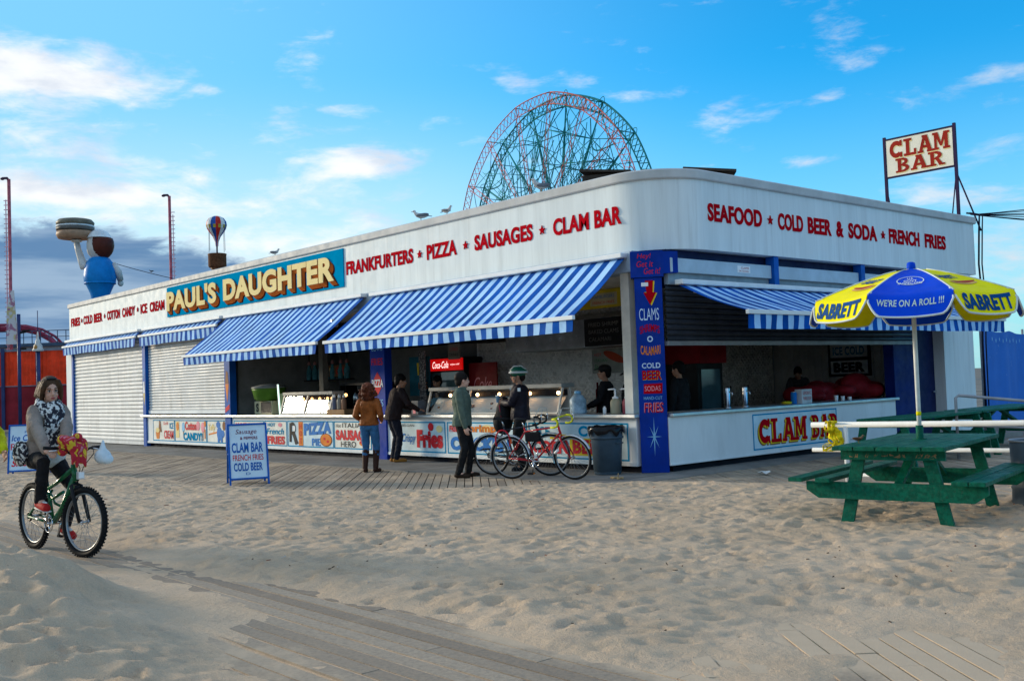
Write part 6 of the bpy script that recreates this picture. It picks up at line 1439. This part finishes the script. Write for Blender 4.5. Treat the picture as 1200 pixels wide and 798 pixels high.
# ================================================================ IN AND ON THE COUNTERS
BULB = mat('warm bulb', (1, .6, .25), .4, emit=(1, .52, .18), es=2.2); BULB2 = mat('bright warm bulb', (1, .6, .25), .4, emit=(1, .55, .22), es=10); CASEW = mat('case white', (.62, .60, .55), .4); PAPER = mat('lit tray lining', (.78, .74, .64), .6)
GLS = bpy.data.materials.new('case glass'); GLS.use_nodes = True; k = NT(GLS.node_tree)
gb = k.n.new('ShaderNodeBsdfGlossy'); gb.inputs['Roughness'].default_value = .03; tb = k.n.new('ShaderNodeBsdfTransparent'); mx = k.n.new('ShaderNodeMixShader'); fr_ = k.n.new('ShaderNodeFresnel'); fr_.inputs[0].default_value = 1.22
k.l.new(k.math('ADD', fr_.outputs[0], .02), mx.inputs[0]); k.l.new(tb.outputs[0], mx.inputs[1]); k.l.new(gb.outputs[0], mx.inputs[2]); k.l.new(mx.outputs[0], k.n['Material Output'].inputs[0])
FOOD = mat('food mix', (.30, .13, .04), .6, var=.6, vs=20, bump=1, bs=20)
def case(label, x0, x1, y0, z0, h, bulbs, bays):
    t_ = thing('display_case', label, 'display case', ((x0+x1)/2, y0, z0), 0, 'glass food cases on the front counter'); L = x1-x0
    m = MB(); m.bx(-L/2, L/2, .30, .34, 0, h); m.bx(-L/2, -L/2+.04, .0, .30, 0, .04); m.bx(-L/2+.04, L/2-.04, .0, .30, 0, .03); m.build('base', CASEW, t_)
    m = MB(); m.bx(-L/2-.03, L/2+.03, .08, .40, h, h+.075); m.build('top', mat('case grey metal', (.30, .30, .29), .45, .3), t_, bevel=.008)
    m = MB()
    for i in range(bays+1):
        x = -L/2+L*i/bays; m.beam((x, .0, .03), (x, .13, h), .035, .035)
    m.beam((-L/2, -.005, .02), (L/2, -.005, .02), .03, .03); m.build('frame', CASEW, t_)
    m = MB(); m.add([(-L/2, .01, .04), (L/2, .01, .04), (L/2, .135, h-.01), (-L/2, .135, h-.01)], [(0, 1, 2, 3)]); m.build('glass', GLS, t_)
    m = MB(); m.add([(-L/2+.04, .05, .035), (L/2-.04, .05, .035), (L/2-.04, .26, h*.66), (-L/2+.04, .26, h*.66)], [(0, 1, 2, 3)]); m.build('tray_lining', PAPER, t_)
    m = MB(); m.bx(-L/2+.04, L/2-.04, .20, .29, h*.70, h*.94); m.build('header_strip', BLACK, t_)
    m = MB(); rf = random.Random(int(L*100))
    for i in range(int(L*4)): m.ell((rf.uniform(-L/2+.1, L/2-.1), .1+.1*rf.random(), .07+.12*rf.random()), (.05, .03, .025), nu=7, nv=5)
    m.build('food', FOOD, t_)
    for x in bulbs:
        m = MB(); m.ell((x-(x0+x1)/2, .15, h*.80), .033, nu=10, nv=7); m.build('bulb', BULB2 if L > 3 else BULB, t_)
    return t_
case('long glass food case with warm bulbs behind the men at the counter', -6.45, -2.62, .06, .936, .46, [-5.85, -5.0, -4.35, -3.5, -2.75], 3)
case('shorter glass case with white lit trays on the dark bay counter', -12.45, -10.2, .06, .936, .46, [-11.95, -11.6, -11.2, -10.85, -10.5, -10.3], 2)
# drinks fridge with lit header
RG_ = mat('lit red header', (.6, .01, .01), .4, emit=(1, .005, .005), es=.28); LG = mat('lit white script', (.9, .9, .9), .4, emit=(1, .9, .85), es=.9)
fg = thing('drinks_fridge', 'black drinks fridge with lit red header behind the front counter', 'fridge', (-9.12, 2.6, .04))
m = MB(); m.bx(-.72, .72, .02, .6, 0, 2.12); m.build('cabinet', BLACK, fg, bevel=.01)
m = MB(); m.bx(-.70, .70, -.03, .018, 1.82, 2.10); hd = m.build('header', RG_, fg)
paint(hd, [(LG, T('Coca-Cola', Vector((-.42, -.032, 1.88)), X, .62, .16, shear=.35)), (LG, T('enjoy cold', Vector((.28, -.032, 1.93)), X, .34, .05, shear=.2))])
m = MB(); m.bx(-.64, .64, -.01, .018, .25, 1.78); m.build('glass_door', mat('fridge glass', (.05, .10, .12), .08, spec=.6), fg)
m = MB(); m.tube([(.58, -.04, .7), (.58, -.04, 1.4)], .015, 8); m.build('handle', STEEL, fg)
rp = thing('wall_sign', 'dark red panel with pale script beside the lit fridge', 'panel', (-7.88, 2.75, 1.02)); m = MB(); m.bx(-.5, .5, 0, .03, 0, .98); m.build('board', mat('panel dark red', (.22, .008, .012), .5), rp)
paint(rp, [(PINK, T('Coke', Vector((-.32, -.002, .35)), X, .64, .3, shear=.4))])
pa = thing('hanging_sign', 'pale hanging price card above the lit fridge', 'sign', (-8.35, 2.3, 2.10)); m = MB(); m.bx(-.22, .22, 0, .015, 0, .36); m.build('card', mat('card tan', (.22, .19, .16), .7), pa); paint(pa, [(PRED, T('COLD', Vector((-.15, -.002, .2)), X, .3, .07)), (BLACK, T('DRINKS', Vector((-.16, -.002, .08)), X, .32, .06))])
po = thing('wall_poster', 'teal poster with yellow ice drink beside the pizza pilaster', 'poster', (-9.98, 2.5, 1.28)); m = MB(); m.bx(-.42, .42, 0, .02, 0, .95); m.build('sheet', mat('poster teal', (.01, .13, .19), .5), po)
paint(po, [(YEL, G([(-.08, .50), (.06, .50), (.10, .80), (-.10, .80)], Vector((0, -.001, 0)), X)), (ORG, T('ICES', Vector((-.05, -.001, .16)), X, .36, .16))])
p3_ = thing('wall_poster', 'speckled grey menu sheet left of the lit fridge', 'poster', (-10.55+.75, 2.35, 1.15)); m = MB(); m.bx(.0, .25, 0, .02, 0, 1.2); m.build('sheet', clothmat('speckled sheet', (.06, .06, .07), (.30, .29, .28), 20), p3_)
hp_ = thing('wall_poster', 'pale poster with big hot dog on the quilted steel wall', 'poster', (-4.23, 3.15, 1.64)); m = MB(); m.bx(-.52, .52, 0, .02, 0, .50); m.build('sheet', mat('poster pale', (.33, .34, .30), .6), hp_)
paint(hp_, [(HOTD, G([(.12+.30*math.cos(R(a))*1.0+.0, .33+.09*math.sin(R(a))-.10*math.cos(R(a))) for a in range(0, 360, 20)], Vector((0, -.002, 0)), X)), (GRN, T('Sausage', Vector((-.46, -.002, .06)), X, .42, .13, shear=.3)), (PRED, T('HOT', Vector((-.44, -.002, .36)), X, .2, .06)), (GRN, T('ITALIAN', Vector((-.44, -.002, .24)), X, .36, .06))])
ck = thing('hanging_sign', 'small orange cake sign hanging in the dark bay', 'sign', (-12.88, 2.0, 1.84)); m = MB(); m.bx(-.48, .48, 0, .02, 0, .30); m.build('board', mat('sign dull orange', (.17, .075, .03), .6), ck); paint(ck, [(PRED, T('CAKE', Vector((-.10, -.002, .06)), X, .5, .18, shear=.15, bold=.02)), (CRM, G([(-.42, .05), (-.2, .18), (-.42, .24)], Vector((0, -.002, 0)), X))])
# drink bottles on a shelf
sh_ = thing('bottle_shelf', 'dark hanging shelf carrying slush bottles', 'shelf', (-15.35+.0, 2.0, 1.74)); m = MB(); m.bx(-1.1, 1.15, -.12, .15, 0, .04); m.build('board', BLACK, sh_)
m = MB()
for x in (-1, 1): m.beam((x, 0, .04), (x, 0, 1.5), .02, .02)
m.build('hanger', BLACK, sh_)
sh_.location = (-13.4, 2.0, 1.74); sh_.scale = (.95, 1, 1)
for i in range(7):
    x = -14.35+i*.30+(.1 if i > 4 else 0)
    b_ = thing('slush_bottle', ['first', 'second', 'third', 'fourth', 'fifth', 'sixth', 'last'][i]+' slush bottle from the left on the hanging shelf', 'bottle', (x, 2.0, 1.782), 0, 'slush bottles on the hanging shelf')
    m = MB(); m.lathe([(.075, 0), (.08, .02), (.085, .2), (.06, .3), (.035, .36), (.03, .40)], 14); m.build('body', mat('bottle teal', (.05, .19, .22), .3, var=.3, vs=9), b_)
    m = MB(); m.lathe([(.034, .401), (.05, .44), (.02, .50)], 12); m.build('cap', mat('bottle pink cap', (.42, .20, .20), .5), b_)
# left counter things
cb = thing('drink_machine', 'cream and black drink machine with a green tub on top', 'machine', (-13.62, .2, .937))
m = MB(); m.bx(-.47, .47, 0, .35, 0, .34); m.build('cabinet', mat('machine cream', (.52, .47, .30), .5), cb, bevel=.02)
m = MB(); m.bx(-.10, .43, -.008, .0, .04, .31); m.build('grille', BLACK, cb)
m = MB(); m.lathe([(.30, .345), (.37, .40), (.42, .60), (.44, .66), (.40, .66)], 24, (0.02, .17, 0)); m.build('tub', mat('tub green', (.09, .20, .025), .4), cb)
m = MB(); m.lathe([(.45, .661), (.44, .70), (.2, .76), (.01, .77)], 24, (0.02, .17, 0)); m.build('lid', mat('lid grey', (.22, .23, .22), .4), cb)
paint(cb, [(BLACK, T('S', Vector((-.36, -.003, .06)), X, .14, .22, bold=.04, off=.002))])
m = MB(); m.tube([(-12.78, .22, .94), (-12.86, .22, 1.68)], .022, 8); tag(m.build('light_tube', mat('lit tube', (.8, .9, .85), .4, emit=(.7, 1, .85), es=.9)), 'upright glowing tube between the drink machine and the glass case', 'lamp')
m = MB(); m.box((-12.66, .26, 1.2), (.15, .1, .5)); tag(m.build('green_box', mat('box green', (.015, .10, .03), .5)), 'dark green carton beside the glowing tube', 'box')
def pump(x, y, z, label, col, s=1):
    t_ = thing('pump_bottle', label, 'bottle', (x, y, z), R(-150), 'pump bottles on the front counter', s)
    m = MB(); m.lathe([(.085, 0), (.09, .015), (.09, .20), (.07, .235), (.05, .25)], 20); m.build('body', col, t_)
    m = MB(); m.lathe([(.052, .25), (.052, .28), (.02, .285), (.014, .30), (.014, .40)], 14); m.build('cap', WPT, t_)
    m = MB(); m.tube([(0, 0, .395), (.02, 0, .41), (.12, 0, .405)], [.017, .015, .010], 8); m.build('nozzle', WPT, t_); return t_
pump(-1.30, .12, .936, 'cream pump bottle of sauce with white nozzle by the corner column', mat('sauce cream', (.42, .36, .24), .4))
pump(-1.03, .12, .936, 'red pump bottle of sauce with white nozzle by the corner column', mat('sauce red', (.30, .05, .07), .4))
m = MB(); m.lathe([(.03, 0), (.03, .1), (.01, .13)], 12); o = m.build('salt_shaker', WPT, None, (-1.46, .02, .936)); tag(o, 'tiny white shaker beside the cream pump bottle', 'shaker')
jg = thing('water_jug', 'pale blue jug at the right end of the long glass case', 'jug', (-2.26, .2, .936)); m = MB(); m.lathe([(.13, 0), (.145, .02), (.145, .24), (.10, .30), (.05, .34)], 20); m.build('body', mat('jug blue', (.30, .42, .52), .3, var=.25, vs=8), jg); m = MB(); m.lathe([(.055, .34), (.055, .39), (.01, .395)], 14); m.build('cap', LBL, jg)
nb = thing('napkin_box', 'grey napkin box with red tag on the counter next to the leaning man', 'box', (-6.75, .08, .936)); m = MB(); m.box((0, 0, .14), (.26, .2, .28)); m.build('body', mat('box grey blue', (.13, .15, .18), .4), nb, bevel=.02); m = MB(); m.prism(rect(-.06, .02, .03, .14), (0, -.10, 0), X, Z, .006); m.build('tag', PINK, nb)
for i, (x, c, lb) in enumerate(((-10.05, (.12, .14, .22), 'dark blue sauce bottle at the right end of the short glass case'), (-9.85, (.35, .33, .28), 'pale sauce bottle between two others at the end of the short glass case'), (-9.65, (.30, .16, .10), 'brown sauce bottle nearest the woman in the tan jacket'))):
    b_ = thing('sauce_bottle', lb, 'bottle', (x, .12, 1.05), 0, 'sauce bottles beside the short glass case'); m = MB(); m.lathe([(.05, 0), (.055, .02), (.055, .2), (.03, .27)], 14); m.build('body', mat('sauce '+str(i), c, .35), b_); m = MB(); m.lathe([(.03, .271), (.03, .30), (.008, .35)], 10); m.build('cap', WPT, b_)
m = MB(); m.box((-9.85, .15, .992), (.75, .28, .112)); tag(m.build('wooden_tray', mat('tray wood', (.26, .15, .07), .6), bevel=.006), 'low wooden tray under the sauce bottles', 'tray')
lb = thing('counter_lamp', 'bare warm bulb on a bracket above the sauce bottles', 'lamp', (-9.85, .3, 1.37)); m = MB(); m.ell((0, 0, 0), .04); m.build('bulb', BULB, lb); m = MB(); m.tube([(0, 0, .04), (0, .02, .5)], .008, 6); m.build('cord', BLACK, lb)
ug = thing('urn_stand', 'dark shelf unit with steel jugs behind the short glass case', 'shelf', (-10.9, 1.4, .04)); m = MB(); m.bx(-1.0, 1.0, 0, .5, .0, 1.0); m.bx(-1.0, 1.0, 0, .5, 1.55, 1.60); m.bx(-1.0, -.95, 0, .5, 1.0, 1.55); m.bx(.95, 1.0, 0, .5, 1.0, 1.55); m.build('frame', mat('black shelf', (.015, .014, .014), .5), ug)
for x in (-.5, -.2, .1, .5): m = MB(); m.lathe([(.10, 1.02), (.10, 1.28), (.07, 1.34), (.04, 1.40)], 16, (x, .2, 0)); m.build('jug', STEEL, ug)
# clam counter things
for y, lb in ((2.08, 'steel beer tower nearest the corner column'), (2.58, 'steel beer tower nearest the paper sign box')):
    t_ = thing('beer_tower', lb, 'beer tap', (-.5, y, .938), 0, 'beer towers on the clam counter'); m = MB(); m.lathe([(.06, 0), (.06, .015), (.045, .03), (.045, .34), (.04, .36), (.01, .365)], 20); m.build('column', CHROME, t_); m = MB(); m.tube([(.04, 0, .28), (.10, 0, .27), (.11, 0, .22)], .012, 8); m.build('spout', CHROME, t_)
    m = MB(); m.tube([(.07, 0, .28), (.075, 0, .38)], [.01, .014], 8); m.build('tap_handle', BLACK, t_)
cb = thing('price_card_box', 'white lettered card box standing on the clam counter', 'box', (-.45, 4.32, .938), R(8)); m = MB(); m.box((0, 0, .13), (.14, .42, .26)); m.build('box', mat('card white', (.55, .53, .52), .6), cb, bevel=.004)
paint(cb, [(PRED, T('LEMON IC', Vector((.071, -.17, .16)), Y, .34, .06)), (PRED, T('YARD CUP', Vector((.071, -.17, .06)), Y, .34, .06))])
tn = thing('drink_can', 'blue and silver can left of the lettered card box', 'can', (-.45, 4.0, .938)); m = MB(); m.lathe([(.05, 0), (.055, .01), (.055, .2), (.05, .21)], 16); m.build('body', PBLUE, tn); m = MB(); m.lathe([(.05, .211), (.045, .225), (.001, .225)], 16); m.build('lid', CHROME, tn)
m = MB(); m.ell((-.5, 3.84, .965), (.09, .12, .03)); tag(m.build('sponge', YEL), 'small yellow sponge lying left of the blue can', 'sponge')
m = MB(); rq = random.Random(5)
for i in range(26): m.ell((rq.uniform(-.25, .25), rq.uniform(-1.25, 1.25), rq.uniform(0, .18)), (rq.uniform(.12, .25), rq.uniform(.2, .4), rq.uniform(.08, .20)), nu=10, nv=7)
m.ell((0, .7, .22), (.2, .5, .2)); o = remesh(m.build('red_tarpaulin', mat('tarp dark red', (.18, .008, .012), .6, var=.2, bump=.5, bs=10), None), .03, 3); o.location = (-.95, 6.3, 1.04); tag(o, 'heap of dark red tarpaulin at the far end of the clam counter', 'tarpaulin')
for i, y in enumerate((5.22, 5.45, 5.7)):
    b_ = thing('shot_cup', ['white shaker', 'small white cup', 'tiny white cup'][i]+[' first along', ' in the middle before', ' last along'][i]+' the red tarpaulin on the clam counter', 'cup', (-.32, y, .938)); m = MB(); m.lathe([(.03, 0), (.04, .11-.02*i), (.034, .11-.02*i), (.026, .01)], 12); m.build('body', WPT, b_)
m = MB(); m.bx(-1.6, -.66, .3, 7.1, .80, .86); tag(m.build('work_shelf', mat('dark worktop', (.05, .035, .025), .5)), 'dark worktop running behind the clam counter', 'shelf')
be = thing('beer_sign', 'two line black framed sign advertising ice cold beer on the boarded wall', 'sign', (-3.02, 10.30, 1.38))
m = MB(); m.bx(-.56, .56, 0, .05, 0, .82); m.build('frame', BLACK, be)
m = MB(); m.bx(-.50, .50, -.006, -.0005, .06, .38); m.bx(-.50, .50, -.006, -.0005, .46, .78); m.build('panel', mat('sign dull white', (.85, .88, .88), .5), be)
paint(be, [(CYAN, T('ICE COLD', Vector((-.42, -.008, .52)), X, .84, .20, bold=.02)), (BLACK, T('BEER', Vector((-.42, -.008, .10)), X, .84, .24, bold=.06))])
mb2 = thing('menu_board', 'black chalk menu board right of the beer sign', 'menu board', (-1.75, 10.30, 1.45)); m = MB(); m.bx(-.36, .36, 0, .04, 0, .70); m.build('board', BLACK, mb2); paint(mb2, [(CH, T('DRAFT', Vector((-.25, -.002, .5)), X, .5, .08)), (CH, T('LAGER 7', Vector((-.25, -.002, .3)), X, .5, .07)), (CH, T('ALE 8', Vector((-.25, -.002, .12)), X, .4, .07))])
fr2 = thing('drinks_cabinet', 'tall dark drinks cabinet with red top beyond the corner column', 'fridge', (-3.1, 4.2, .04)); m = MB(); m.bx(-.6, .6, -.4, .4, 0, 1.72); m.build('cabinet', mat('cabinet black', (.014, .014, .015), .4), fr2); m = MB(); m.bx(-.6, .7, -.42, .42, 1.722, 2.12); m.build('header', mat('header red', (.22, .008, .012), .5), fr2)
m = MB(); m.bx(.601, .62, -.3, .3, .3, 1.6); m.build('glass_door', mat('fridge glass', (.05, .10, .12), .08, spec=.6), fr2)
# bright flood lamp under the gap of the two large awnings
fl2 = thing('flood_lamp', 'lit white flood lamp in the gap between the two large awnings', 'lamp', (-8.75, -.62, 2.93), R(-30)); m = MB(); m.box((0, 0, 0), (.34, .14, .16)); m.build('housing', GREYM, fl2, bevel=.02)
m = MB(); m.box((0, -.075, -.0), (.30, .012, .13)); m.build('lens', mat('lit lamp lens', (.9, .9, .85), .3, emit=(1, .95, .85), es=4), fl2); m = MB(); m.beam((0, .05, .05), (0, .5, .3), .04, .04); m.build('bracket', GREYM, fl2)
